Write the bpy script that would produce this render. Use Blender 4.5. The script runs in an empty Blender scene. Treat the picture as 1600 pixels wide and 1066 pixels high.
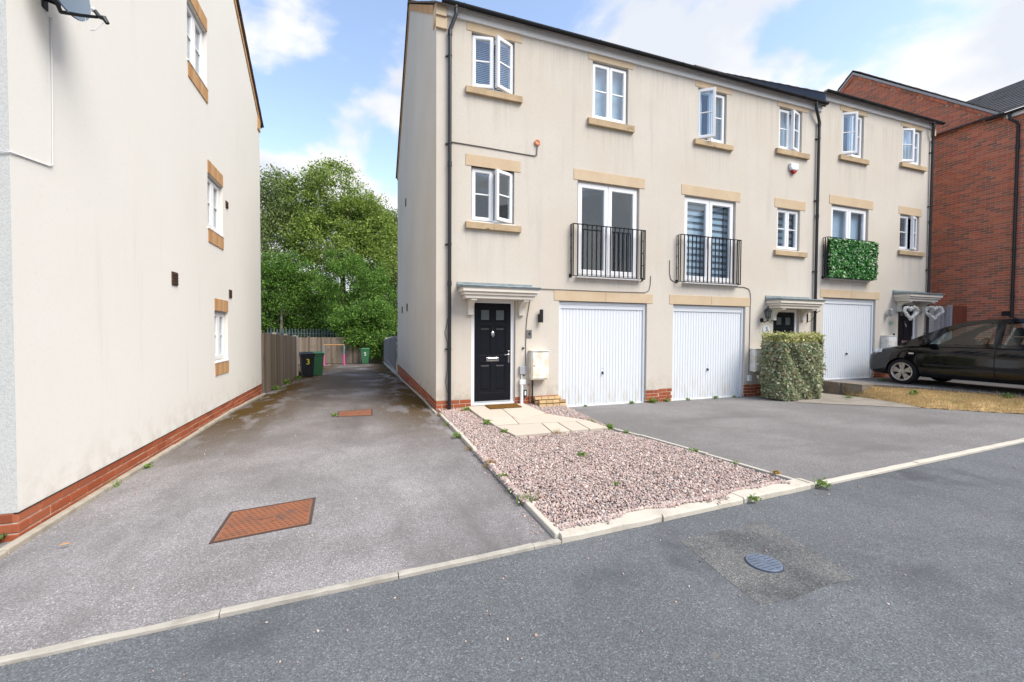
import bpy, bmesh, math, random
import numpy as np
from mathutils import Vector, Matrix
from mathutils.geometry import tessellate_polygon

random.seed(7)
RNG = np.random.default_rng(11)
SC = bpy.context.scene
COL = SC.collection
R = math.radians

# ------------------------------------------------------------------ camera
cam_d = bpy.data.cameras.new('camera')
cam = bpy.data.objects.new('camera', cam_d)
COL.objects.link(cam)
SC.camera = cam
cam_d.sensor_width = 36.0
cam_d.lens = 656.15 / 1600.0 * 36.0
cam_d.clip_start = 0.05
cam_d.clip_end = 3000.0
yaw, pit, rol = R(19.538), R(-1.3876), R(0.3103)
fw = Vector((math.sin(yaw) * math.cos(pit), math.cos(yaw) * math.cos(pit), math.sin(pit)))
rt = Vector((math.cos(yaw), -math.sin(yaw), 0))
up = rt.cross(fw)
rt2 = rt * math.cos(rol) + up * math.sin(rol)
up2 = rt2.cross(fw)
cm = Matrix(((rt2.x, up2.x, -fw.x, 0), (rt2.y, up2.y, -fw.y, 0), (rt2.z, up2.z, -fw.z, 1.5), (0, 0, 0, 1)))
cam.matrix_world = cm

# ------------------------------------------------------------------ world, sun, exposure
SUN_AZ = R(142)      # clockwise from +Y
SUN_EL = R(50)
wd = bpy.data.worlds.new('World')
SC.world = wd
wd.use_nodes = True
nt = wd.node_tree
for n in list(nt.nodes):
    nt.nodes.remove(n)


def N(t, tree=None, **kw):
    n = (tree or nt).nodes.new(t)
    for k, v in kw.items():
        setattr(n, k, v)
    return n


def math_node(tree, op, a, b=None, c=None, clamp=False):
    n = tree.nodes.new('ShaderNodeMath')
    n.operation = op
    n.use_clamp = clamp
    for i, x in enumerate((a, b, c)):
        if x is None:
            continue
        if isinstance(x, (int, float)):
            n.inputs[i].default_value = x
        else:
            tree.links.new(x, n.inputs[i])
    return n.outputs[0]


out = N('ShaderNodeOutputWorld')
bg = N('ShaderNodeBackground')
bg.inputs['Strength'].default_value = 0.066
sky = N('ShaderNodeTexSky', sky_type='NISHITA')
sky.sun_disc = False
sky.sun_elevation = SUN_EL
sky.sun_rotation = SUN_AZ
sky.air_density = 1.0
sky.dust_density = 0.6
sky.ozone_density = 1.6
tc = N('ShaderNodeTexCoord')
sep = N('ShaderNodeSeparateXYZ')
nt.links.new(tc.outputs['Generated'], sep.inputs[0])
zz = math_node(nt, 'ADD', math_node(nt, 'MAXIMUM', sep.outputs[2], 0.0), 0.22)
px = math_node(nt, 'DIVIDE', sep.outputs[0], zz)
py = math_node(nt, 'DIVIDE', sep.outputs[1], zz)
cmb = N('ShaderNodeCombineXYZ')
nt.links.new(px, cmb.inputs[0]); nt.links.new(py, cmb.inputs[1])
cmb.inputs[2].default_value = 5.5
no = N('ShaderNodeTexNoise')
no.inputs['Scale'].default_value = 1.5
no.inputs['Detail'].default_value = 9
no.inputs['Roughness'].default_value = 0.5
no.inputs['Distortion'].default_value = 0.25
nt.links.new(cmb.outputs[0], no.inputs['Vector'])
bias = math_node(nt, 'MULTIPLY_ADD', sep.outputs[0], 0.10, 0.008)
# a low bank of cloud all round the horizon
bank = math_node(nt, 'MULTIPLY', math_node(nt, 'SUBTRACT', 0.40, sep.outputs[2], clamp=True), 0.75)
val = math_node(nt, 'ADD', math_node(nt, 'ADD', no.outputs['Fac'], bias), bank)
rmp = N('ShaderNodeMapRange', interpolation_type='SMOOTHSTEP')
rmp.inputs['From Min'].default_value = 0.505
rmp.inputs['From Max'].default_value = 0.575
nt.links.new(val, rmp.inputs['Value'])
no2 = N('ShaderNodeTexNoise')
no2.inputs['Scale'].default_value = 2.6
no2.inputs['Detail'].default_value = 7
mp = N('ShaderNodeMapping')
mp.inputs['Location'].default_value = (0.17, 0.11, 5)
nt.links.new(cmb.outputs[0], mp.inputs[0]); nt.links.new(mp.outputs[0], no2.inputs['Vector'])
cr = N('ShaderNodeValToRGB')
cr.color_ramp.elements[0].position = 0.40
cr.color_ramp.elements[0].color = (3.9, 4.1, 4.5, 1)
cr.color_ramp.elements[1].position = 0.56
cr.color_ramp.elements[1].color = (4.9, 4.9, 4.95, 1)
nt.links.new(no2.outputs['Fac'], cr.inputs[0])
sk2 = N('ShaderNodeMix', data_type='RGBA', blend_type='MULTIPLY')
sk2.inputs['Factor'].default_value = 1.0
sk2.inputs['B'].default_value = (2.05, 1.8, 1.62, 1)
nt.links.new(sky.outputs[0], sk2.inputs['A'])
mx = N('ShaderNodeMix', data_type='RGBA')
nt.links.new(rmp.outputs[0], mx.inputs['Factor'])
nt.links.new(sk2.outputs['Result'], mx.inputs['A'])
nt.links.new(cr.outputs[0], mx.inputs['B'])
nt.links.new(mx.outputs['Result'], bg.inputs['Color'])
nt.links.new(bg.outputs[0], out.inputs['Surface'])

sl = bpy.data.lights.new('sun', 'SUN')
sl.energy = 1.5
sl.angle = R(38)
sl.color = (1.0, 0.945, 0.84)
so = bpy.data.objects.new('sun', sl)
COL.objects.link(so)
sd = Vector((math.sin(SUN_AZ) * math.cos(SUN_EL), math.cos(SUN_AZ) * math.cos(SUN_EL), math.sin(SUN_EL)))
so.rotation_euler = sd.to_track_quat('Z', 'Y').to_euler()
so.location = (0, 0, 30)

SC.view_settings.view_transform = 'Standard'
SC.view_settings.look = 'None'
SC.view_settings.exposure = 1.7
SC.view_settings.gamma = 1.0
SC.view_settings.use_curve_mapping = False
SC.render.engine = 'CYCLES'

# ------------------------------------------------------------------ materials
MATS = {}


def mat(name, base, rough=0.8, var=None, bump=None, spec=0.3, metal=0.0, rand=None, stain=None, speck=None, coat=0.0):
    """var=(colour2, scale, lo, hi); bump=(scale, strength, distance); rand=('object'|'island', [colours]);
    stain=[(colour, scale, lo, hi, stretch)]; speck=(scale, [(pos, grey)...], amount)"""
    m = bpy.data.materials.new(name)
    m.use_nodes = True
    t = m.node_tree
    b = t.nodes['Principled BSDF']
    b.inputs['Roughness'].default_value = rough
    b.inputs['Specular IOR Level'].default_value = spec
    b.inputs['Metallic'].default_value = metal
    b.inputs['Coat Weight'].default_value = coat
    b.inputs['Coat Roughness'].default_value = 0.04
    geo = t.nodes.new('ShaderNodeNewGeometry')
    pos = geo.outputs['Position']
    c = t.nodes.new('ShaderNodeRGB')
    c.outputs[0].default_value = (*base, 1)
    cur = c.outputs[0]
    if rand:
        if rand[0] == 'object':
            src = t.nodes.new('ShaderNodeObjectInfo').outputs['Random']
        else:
            src = geo.outputs['Random Per Island']
        rp = t.nodes.new('ShaderNodeValToRGB')
        rp.color_ramp.interpolation = 'LINEAR'
        cols = rand[1]
        while len(rp.color_ramp.elements) < len(cols):
            rp.color_ramp.elements.new(0.5)
        for i, cc in enumerate(cols):
            rp.color_ramp.elements[i].position = i / max(1, len(cols) - 1)
            rp.color_ramp.elements[i].color = (*cc, 1)
        t.links.new(src, rp.inputs[0])
        cur = rp.outputs[0]

    def noise_fac(scale, lo, hi, detail=5, stretch=None, off=0):
        n = t.nodes.new('ShaderNodeTexNoise')
        n.inputs['Scale'].default_value = scale
        n.inputs['Detail'].default_value = detail
        n.inputs['Roughness'].default_value = 0.62
        mpn = t.nodes.new('ShaderNodeMapping')
        mpn.inputs['Location'].default_value = (off, off * 1.3, off * .7)
        if stretch:
            mpn.inputs['Scale'].default_value = stretch
        t.links.new(pos, mpn.inputs[0])
        t.links.new(mpn.outputs[0], n.inputs['Vector'])
        r = t.nodes.new('ShaderNodeMapRange')
        r.interpolation_type = 'SMOOTHSTEP'
        r.inputs['From Min'].default_value = lo
        r.inputs['From Max'].default_value = hi
        t.links.new(n.outputs['Fac'], r.inputs['Value'])
        return r.outputs[0]

    def mix(f, a, bcol, blend='MIX'):
        mm = t.nodes.new('ShaderNodeMix')
        mm.data_type = 'RGBA'
        mm.blend_type = blend
        if isinstance(f, (int, float)):
            mm.inputs['Factor'].default_value = f
        else:
            t.links.new(f, mm.inputs['Factor'])
        t.links.new(a, mm.inputs['A'])
        if isinstance(bcol, tuple):
            mm.inputs['B'].default_value = (*bcol, 1)
        else:
            t.links.new(bcol, mm.inputs['B'])
        return mm.outputs['Result']

    if var:
        cur = mix(noise_fac(var[1], var[2], var[3]), cur, var[0])
    if speck:
        v = t.nodes.new('ShaderNodeTexVoronoi')
        v.inputs['Scale'].default_value = speck[0]
        t.links.new(pos, v.inputs['Vector'])
        sx = t.nodes.new('ShaderNodeSeparateColor')
        t.links.new(v.outputs['Color'], sx.inputs[0])
        rp = t.nodes.new('ShaderNodeValToRGB')
        els = rp.color_ramp.elements
        while len(els) < len(speck[1]):
            els.new(0.5)
        for i, (p, g) in enumerate(speck[1]):
            els[i].position = p
            gg = g if isinstance(g, tuple) else (g, g, g)
            els[i].color = (*gg, 1)
        t.links.new(sx.outputs[0], rp.inputs[0])
        cur = mix(speck[2], cur, rp.outputs[0], 'MULTIPLY')
    for i, s in enumerate(stain or []):
        f = noise_fac(s[1], s[2], s[3], stretch=s[4] if len(s) > 4 else None, off=3.1 + 5 * i)
        if len(s) > 5 and s[5]:
            f = s[5](t, pos, f)
        cur = mix(f, cur, s[0])
    t.links.new(cur, b.inputs['Base Color'])
    if bump:
        n = t.nodes.new('ShaderNodeTexNoise')
        n.inputs['Scale'].default_value = bump[0]
        n.inputs['Detail'].default_value = 4
        t.links.new(pos, n.inputs['Vector'])
        bp = t.nodes.new('ShaderNodeBump')
        bp.inputs['Strength'].default_value = bump[1]
        bp.inputs['Distance'].default_value = bump[2]
        t.links.new(n.outputs['Fac'], bp.inputs['Height'])
        t.links.new(bp.outputs[0], b.inputs['Normal'])
    MATS[name] = m
    return m


def glass_mat(name, tint, refl_ior):
    m = bpy.data.materials.new(name)
    m.use_nodes = True
    t = m.node_tree
    t.nodes.remove(t.nodes['Principled BSDF'])
    o = t.nodes['Material Output']
    g = t.nodes.new('ShaderNodeBsdfGlossy')
    g.inputs['Roughness'].default_value = 0.015
    tr = t.nodes.new('ShaderNodeBsdfTransparent')
    tr.inputs['Color'].default_value = (*tint, 1)
    lw = t.nodes.new('ShaderNodeLayerWeight')
    lw.inputs['Blend'].default_value = 0.5
    p5 = math_node(t, 'POWER', lw.outputs['Facing'], 4.0)
    fr_out = math_node(t, 'MULTIPLY_ADD', p5, 1.0 - refl_ior, refl_ior)
    mxs = t.nodes.new('ShaderNodeMixShader')
    t.links.new(fr_out, mxs.inputs[0])
    t.links.new(tr.outputs[0], mxs.inputs[1])
    t.links.new(g.outputs[0], mxs.inputs[2])
    t.links.new(mxs.outputs[0], o.inputs['Surface'])
    MATS[name] = m
    return m


# masks used by the tarmac stains (position based: moss gathers along the walls of the side drive)
def edge_mask(t, pos, f):
    s = t.nodes.new('ShaderNodeSeparateXYZ')
    t.links.new(pos, s.inputs[0])
    cx = math_node(t, 'ABSOLUTE', math_node(t, 'ADD', s.outputs[0], 0.5))
    e = t.nodes.new('ShaderNodeMapRange')
    e.inputs['From Min'].default_value = 0.55
    e.inputs['From Max'].default_value = 1.35
    t.links.new(cx, e.inputs['Value'])
    d = t.nodes.new('ShaderNodeMapRange')
    d.inputs['From Min'].default_value = 5.2
    d.inputs['From Max'].default_value = 8.5
    t.links.new(s.outputs[1], d.inputs['Value'])
    return math_node(t, 'MULTIPLY', math_node(t, 'MULTIPLY', f, e.outputs[0]), d.outputs[0])


def far_mask(t, pos, f):
    s = t.nodes.new('ShaderNodeSeparateXYZ')
    t.links.new(pos, s.inputs[0])
    d = t.nodes.new('ShaderNodeMapRange')
    d.inputs['From Min'].default_value = 4.2
    d.inputs['From Max'].default_value = 11.0
    t.links.new(s.outputs[1], d.inputs['Value'])
    return math_node(t, 'MULTIPLY', f, d.outputs[0])


ASPH_SPECK = [(0.0, 0.45), (0.35, 0.8), (0.7, 1.15), (0.93, 1.5), (1.0, 2.6)]
mat('alley_tarmac', (0.205, 0.195, 0.196), 0.92, var=((0.30, 0.288, 0.292), 0.7, 0.35, 0.68), bump=(130, 0.7, 0.006), spec=0.08,
    speck=(165, ASPH_SPECK, 0.62),
    stain=[((0.135, 0.128, 0.129), 0.75, 0.45, 0.75, (1.4, 0.5, 1)), ((0.105, 0.085, 0.072), 0.6, 0.28, 0.58, (1, .6, 1), far_mask),
           ((0.075, 0.045, 0.014), 1.7, 0.40, 0.52, (1.6, .55, 1), edge_mask)])
mat('drive_tarmac', (0.175, 0.168, 0.168), 0.92, var=((0.22, 0.212, 0.212), 0.6, 0.35, 0.65), bump=(140, 0.6, 0.005), spec=0.12,
    speck=(175, ASPH_SPECK, 0.6), stain=[((0.145, 0.138, 0.138), 0.8, 0.5, 0.75, (.5, 1.2, 1))])
mat('road_tarmac', (0.118, 0.126, 0.135), 0.9, var=((0.142, 0.151, 0.161), 0.9, 0.35, 0.65), bump=(120, 0.8, 0.006), spec=0.12,
    speck=(165, ASPH_SPECK, 0.6), stain=[((0.16, 0.155, 0.15), 5.5, 0.66, 0.72), ((0.075, 0.08, 0.088), 0.8, 0.55, 0.75)])
mat('patch_tarmac', (0.088, 0.091, 0.094), 0.92, var=((0.138, 0.139, 0.138), 1.6, 0.4, 0.6), bump=(110, 0.8, 0.007), spec=0.25,
    speck=(150, ASPH_SPECK, 0.75))
# run-off marks: (x0, x1, top z, length) under each stone sill, railing foot and the eaves
RUNS = [(1.83, 2.95, 5.95, .7), (1.83, 2.94, 3.43, .9), (4.41, 5.55, 5.79, .7), (4.05, 5.85, 2.63, .28), (7.19, 8.33, 5.81, .7), (9.75, 10.9, 5.97, .35),
        (9.76, 10.89, 3.45, .9), (6.76, 8.56, 2.63, .28), (12.07, 13.23, 6.15, .7), (14.65, 15.84, 6.31, .7), (14.67, 15.86, 3.78, .9), (1.3, 16.3, 7.3, 1.1), (11.5, 13.5, 2.95, .3), (3.2, 3.36, 5.2, .5)]


def run_mask(t, pos, f):
    s = t.nodes.new('ShaderNodeSeparateXYZ')
    t.links.new(pos, s.inputs[0])
    tot = None
    for (a, b, z, l) in RUNS:
        inx = math_node(t, 'MULTIPLY', math_node(t, 'GREATER_THAN', s.outputs[0], a), math_node(t, 'LESS_THAN', s.outputs[0], b))
        d = t.nodes.new('ShaderNodeMapRange')
        d.inputs['From Min'].default_value = z - l
        d.inputs['From Max'].default_value = z
        t.links.new(s.outputs[2], d.inputs['Value'])
        m_ = math_node(t, 'MULTIPLY', math_node(t, 'MULTIPLY', inx, d.outputs[0]), math_node(t, 'LESS_THAN', s.outputs[2], z + .02))
        tot = m_ if tot is None else math_node(t, 'MAXIMUM', tot, m_)
    return math_node(t, 'MULTIPLY', f, math_node(t, 'MULTIPLY', tot, .30))


def splash_mask(t, pos, f):
    s = t.nodes.new('ShaderNodeSeparateXYZ')
    t.links.new(pos, s.inputs[0])
    d = t.nodes.new('ShaderNodeMapRange')
    d.inputs['From Min'].default_value = .75
    d.inputs['From Max'].default_value = .15
    t.links.new(s.outputs[2], d.inputs['Value'])
    return math_node(t, 'MULTIPLY', f, math_node(t, 'MULTIPLY', math_node(t, 'POWER', d.outputs[0], 2.0), .6))


mat('cream_render', (0.57, 0.515, 0.44), 0.95, var=((0.60, 0.56, 0.50), 0.6, 0.3, 0.7), bump=(85, 0.4, 0.007), spec=0.15,
    stain=[((0.51, 0.475, 0.425), 1.6, 0.52, 0.80, (2.5, 2.5, 0.2)), ((0.52, 0.475, 0.41), 40, 0.5, 0.75),
           ((0.33, 0.31, 0.275), 1.0, 0.42, 0.66, (13, 4, 0.5), run_mask), ((0.36, 0.31, 0.25), 7, 0.40, 0.62, (1, 1, 1), splash_mask)])
mat('white_render', (0.76, 0.745, 0.705), 0.95, var=((0.785, 0.775, 0.745), 0.4, 0.3, 0.7), bump=(90, 0.22, 0.005), spec=0.15,
    stain=[((0.69, 0.66, 0.62), 1.5, 0.57, 0.85, (1.3, 2.3, 0.18)), ((0.55, 0.50, 0.43), 6, 0.42, 0.66, (1, 1, 1), splash_mask), ((0.72, 0.70, 0.66), 30, 0.52, 0.8)])
mat('pebble_dash', (0.53, 0.54, 0.53), 0.95, bump=(110, 0.4, 0.006), spec=0.1, speck=(120, [(0, .7), (.5, 1), (1, 1.2)], .4))
mat('mortar', (0.66, 0.56, 0.46), 0.95, bump=(120, 0.5, 0.004), spec=0.1)
RED = [(0.30, 0.085, 0.042), (0.36, 0.11, 0.055), (0.33, 0.088, 0.04), (0.26, 0.075, 0.04), (0.40, 0.135, 0.07)]
mat('red_brick', RED[0], 0.9, rand=('object', RED), bump=(90, 0.5, 0.004), spec=0.15, stain=[((0.42, 0.24, 0.17), 9, 0.6, 0.8)])
WALLRED = [(0.57, 0.17, 0.095), (0.66, 0.21, 0.12), (0.28, 0.14, 0.095), (0.55, 0.185, 0.105), (0.51, 0.145, 0.085), (0.32, 0.155, 0.11), (0.64, 0.22, 0.13)]
mat('wall_red_brick', WALLRED[0], 0.9, rand=('object', WALLRED), bump=(90, 0.4, 0.004), spec=0.15)
mat('wall_red_brick_mass', WALLRED[0], 0.9, rand=('island', WALLRED), bump=(90, 0.4, 0.004), spec=0.15)
mat('wall_mortar', (0.58, 0.46, 0.37), 0.95, spec=0.1)
BUFF = [(0.46, 0.27, 0.13), (0.52, 0.31, 0.16), (0.42, 0.23, 0.11), (0.56, 0.36, 0.2)]
mat('buff_brick', BUFF[0], 0.9, rand=('island', BUFF), bump=(80, 0.5, 0.004), spec=0.15)
mat('stock_brick', (0.4, 0.28, 0.16), 0.9, rand=('object', [(0.42, 0.30, 0.17), (0.5, 0.36, 0.2), (0.30, 0.20, 0.11), (0.47, 0.34, 0.2)]), bump=(70, .6, .006), spec=.1)
mat('sandstone', (0.53, 0.405, 0.27), 0.9, var=((0.575, 0.46, 0.325), 2.5, 0.3, 0.7), bump=(60, 0.25, 0.003), spec=0.15)
mat('weathered_stone', (0.50, 0.38, 0.24), 0.9, var=((0.38, 0.285, 0.18), 3, 0.35, 0.7), bump=(60, 0.4, 0.004), spec=0.15,
    stain=[((0.10, 0.085, 0.06), 5.0, 0.58, 0.74, (1, 1, 1.6))])
mat('upvc', (0.80, 0.81, 0.83), 0.35, spec=0.45)
mat('garage_white', (0.69, 0.725, 0.765), 0.45, spec=0.4, stain=[((0.66, 0.66, 0.63), 2.2, 0.62, 0.85, (2, 1, .5)), ((0.56, 0.52, 0.43), 5, 0.44, 0.68, (3, 1, .6), splash_mask)])
mat('fascia_white', (0.84, 0.85, 0.86), 0.5, spec=0.35)
mat('canopy_paint', (0.72, 0.68, 0.61), 0.6, spec=0.3, var=((0.66, 0.61, 0.53), 3, 0.4, 0.8))
mat('lead', (0.20, 0.25, 0.27), 0.6, var=((0.29, 0.33, 0.34), 5, 0.4, 0.65), metal=0.15, spec=0.4)
mat('black_plastic', (0.016, 0.018, 0.023), 0.4, spec=0.45)
mat('black_iron', (0.008, 0.009, 0.012), 0.55, spec=0.25)
mat('door_black', (0.006, 0.0075, 0.012), 0.42, bump=(55, 0.12, 0.002), spec=0.22)
mat('chrome', (0.72, 0.72, 0.73), 0.18, metal=1.0)
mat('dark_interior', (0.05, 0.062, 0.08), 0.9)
mat('blind_white', (0.82, 0.84, 0.87), 0.8)
mat('blind_grey', (0.28, 0.31, 0.35), 0.8)
mat('frosted', (0.10, 0.12, 0.12), 0.35, spec=0.5)
mat('grey_box', (0.35, 0.37, 0.40), 0.55)
mat('cream_box', (0.66, 0.63, 0.54), 0.6, stain=[((0.74, 0.74, 0.72), 5, 0.45, 0.52)])
mat('white_box', (0.78, 0.77, 0.74), 0.5, stain=[((0.70, 0.64, 0.51), 5.5, 0.44, 0.56)])
mat('cable_grey', (0.16, 0.145, 0.13), 0.7)
mat('cable_white', (0.62, 0.63, 0.65), 0.6)
mat('copper', (0.34, 0.16, 0.09), 0.5)
mat('terracotta', (0.62, 0.27, 0.15), 0.7)
mat('alarm_white', (0.70, 0.72, 0.73), 0.4)
mat('alarm_red', (0.35, 0.02, 0.03), 0.4)
mat('roof_tile', (0.13, 0.11, 0.10), 0.9, rand=('island', [(0.12, .10, .09), (.17, .14, .125), (.10, .09, .085)]), bump=(60, .4, .004), spec=.2)
mat('slate_tile', (0.045, 0.047, 0.052), 0.7, rand=('island', [(.04, .042, .047), (.055, .057, .062), (.035, .036, .04)]), spec=.35)
mat('slate_tile_single', (0.045, 0.047, 0.052), 0.7, rand=('object', [(.04, .042, .047), (.055, .057, .062), (.035, .036, .04)]), spec=.35)
mat('slate_flashing', (0.075, 0.095, 0.135), 0.6, spec=.35)
mat('kerb_concrete', (0.42, 0.395, 0.35), 0.92, var=((0.32, 0.30, 0.26), 6, 0.4, 0.7), bump=(90, .6, .005), spec=.15,
    stain=[((0.25, 0.21, 0.15), 9, 0.64, 0.78)])
mat('kerb_white', (0.53, 0.495, 0.43), 0.92, var=((0.44, 0.40, 0.34), 5, 0.45, 0.75), bump=(90, .6, .005), spec=.15, stain=[((0.42, 0.34, 0.24), 8, 0.66, 0.8)])
mat('edging_concrete', (0.40, 0.36, 0.30), 0.92, var=((0.30, 0.27, 0.22), 8, 0.4, 0.7), bump=(90, .6, .005), spec=.15)
mat('step_stone', (0.20, 0.17, 0.135), 0.95, var=((0.28, 0.24, 0.19), 4, .4, .7), bump=(70, .6, .006), spec=.1)
mat('paving', (0.66, 0.58, 0.44), 0.9, rand=('object', [(.50, .445, .375), (.55, .49, .415), (.525, .465, .39)]), bump=(60, .5, .004), spec=.15,
    stain=[((0.50, 0.42, 0.29), 7, 0.62, 0.8)])
mat('path_concrete', (0.30, 0.27, 0.235), 0.95, var=((0.22, 0.20, 0.17), 3, .4, .7), bump=(80, .5, .005), spec=.15)
GRAV = [(.40, .28, .25), (.54, .43, .39), (.25, .21, .21), (.62, .53, .48), (.33, .22, .18), (.49, .37, .34), (.20, .175, .18), (.68, .60, .55), (.43, .30, .25), (.37, .31, .31)]
mat('gravel_stone', GRAV[0], 0.85, rand=('island', GRAV), bump=(160, .3, .002), spec=.25)
mat('gravel_bed', (0.20, 0.15, 0.13), 0.95, spec=.1)
mat('earth', (0.16, 0.14, 0.08), 0.95, var=((0.10, 0.11, 0.05), 1.2, .35, .65), bump=(20, .5, .02), spec=.1)
mat('rust', (0.27, 0.105, 0.055), 0.85, var=((0.20, 0.09, 0.055), 6, .4, .7), bump=(120, .4, .002), spec=.2, stain=[((0.12, 0.085, 0.075), 5, .60, .72)])
mat('rust_dark', (0.085, 0.05, 0.04), 0.9)
mat('cover_iron', (0.16, 0.20, 0.27), 0.5, metal=.35, spec=.4, var=((0.11, 0.14, 0.19), 14, .4, .7))
mat('iron_dark', (0.055, 0.065, 0.085), 0.6)
mat('mat_brown', (0.22, 0.115, 0.035), 0.98, bump=(220, 1.0, .01), spec=.05, var=((0.14, .07, .02), 60, .4, .6))
FENCE = [(.17, .135, .10), (.23, .185, .145), (.125, .10, .075), (.27, .22, .175), (.19, .15, .115)]
mat('fence_wood', FENCE[0], 0.95, rand=('object', FENCE), bump=(50, .5, .004), spec=.1, stain=[((.09, .08, .055), 3.5, .55, .75, (1, 1, .4))])
mat('grey_fence_wood', (.3, .31, .32), 0.95, rand=('object', [(.28, .28, .28), (.34, .335, .33), (.24, .24, .25)]), bump=(50, .4, .003), spec=.1,
    stain=[((.14, .13, .11), 5, .55, .75, (1, 1, .3))])
mat('pale_post', (.50, .45, .39), .9, bump=(50, .4, .003))
mat('concrete_post', (.40, .40, .40), .95, bump=(70, .4, .003))
mat('red_stain_wood', (.25, .075, .04), .8, bump=(40, .3, .003))
mat('palisade_steel', (.10, .125, .16), .6, metal=.2)
mat('bin_black', (.016, .019, .026), .5, spec=.4, bump=(200, .15, .001))
mat('bin_green', (.05, .17, .075), .5, spec=.4, bump=(200, .15, .001))
mat('paint_yellow', (.75, .70, .03), .6)
mat('paint_white', (.8, .8, .8), .6)
mat('foam_pink', (.62, .09, .30), .7)
mat('foam_blue', (.16, .26, .30), .6)
mat('pole_orange', (.48, .24, .09), .6)
mat('bark', (.085, .07, .055), .95, bump=(12, .8, .03), var=((.16, .145, .13), 4, .4, .6))
mat('birch_bark', (.36, .34, .31), .9, bump=(12, .6, .02), stain=[((.05, .045, .04), 4, .58, .66, (1, 1, 3))])


def leaf_mat(name, cols, rough=.55, trans=.35):
    m = mat(name, cols[0], rough, rand=('island', cols), spec=.3)
    t = m.node_tree
    b = t.nodes['Principled BSDF']
    o = t.nodes['Material Output']
    tl = t.nodes.new('ShaderNodeBsdfTranslucent')
    src = b.inputs['Base Color'].links[0].from_socket
    t.links.new(src, tl.inputs['Color'])
    ms = t.nodes.new('ShaderNodeMixShader')
    ms.inputs[0].default_value = trans
    t.links.new(b.outputs[0], ms.inputs[1])
    t.links.new(tl.outputs[0], ms.inputs[2])
    t.links.new(ms.outputs[0], o.inputs['Surface'])
    return m


leaf_mat('leaf_birch', [(.10, .155, .05), (.20, .27, .09), (.29, .36, .13), (.13, .19, .065), (.23, .30, .10)])
leaf_mat('leaf_tree', [(.075, .14, .026), (.24, .34, .065), (.38, .48, .11), (.12, .20, .036), (.30, .40, .085)])
leaf_mat('leaf_bush', [(.03, .085, .016), (.12, .25, .036), (.24, .40, .07), (.05, .13, .022), (.17, .31, .05)])
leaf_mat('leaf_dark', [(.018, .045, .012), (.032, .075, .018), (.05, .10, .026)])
leaf_mat('leaf_hedge', [(.20, .28, .13), (.38, .45, .27), (.72, .74, .58), (.17, .25, .10), (.55, .60, .42), (.42, .27, .17), (.30, .38, .19)], trans=.35)
leaf_mat('leaf_hedge_top', [(.40, .43, .14), (.55, .56, .21), (.30, .38, .11), (.66, .64, .38), (.46, .34, .16)], trans=.2)
leaf_mat('leaf_ivy', [(.012, .085, .015), (.02, .15, .022), (.05, .26, .04), (.12, .34, .08), (.015, .11, .02), (.42, .56, .36)], rough=.35, trans=.1)
leaf_mat('weed_green', [(.14, .25, .05), (.24, .36, .08), (.10, .19, .04)])
leaf_mat('weed_dry', [(.36, .22, .07), (.45, .29, .10), (.28, .20, .07)])
leaf_mat('grass_green', [(.05, .14, .02), (.08, .2, .03), (.06, .16, .03)])
leaf_mat('grass_dry', [(.56, .40, .19), (.68, .50, .26), (.42, .30, .14), (.62, .48, .27), (.28, .27, .10)])
mat('dry_soil', (.54, .39, .20), .95, var=((.36, .25, .12), 2.2, .38, .62), bump=(45, .8, .015), spec=.05, stain=[((.17, .17, .055), 1.8, .56, .7), ((.20, .10, .05), 1.1, .58, .7)])
mat('twig', (.16, .11, .07), .9)
mat('wicker', (.52, .51, .47), .85, rand=('island', [(.60, .60, .57), (.85, .85, .82), (.74, .74, .70), (.4, .40, .38)]), spec=.15)
mat('car_paint', (.004, .0045, .006), .06, spec=.55, coat=.0)
mat('car_trim', (.012, .012, .013), .6)
mat('tyre', (.013, .013, .014), .85)
mat('alloy', (.50, .47, .43), .35, metal=.75)
mat('lamp_glass', (.62, .66, .68), .12, spec=.6)
mat('indicator', (.70, .62, .5), .25)
mat('seat_cloth', (.045, .046, .05), .9)
glass_mat('window_glass', (.84, .92, .97), .115)
glass_mat('car_glass', (.82, .93, .88), .08)
mat('dish_grey', (.13, .17, .22), .55, metal=.15)
mat('slate_plaque', (.15, .15, .155), .8, bump=(90, .4, .003))
mat('plaque_white', (.62, .66, .68), .5)
mat('plaque_green', (.30, .42, .33), .5)
mat('vent_brown', (.075, .045, .03), .8)
mat('lamp_grey', (.30, .30, .31), .5)

# ------------------------------------------------------------------ helpers
WL = {}


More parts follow.
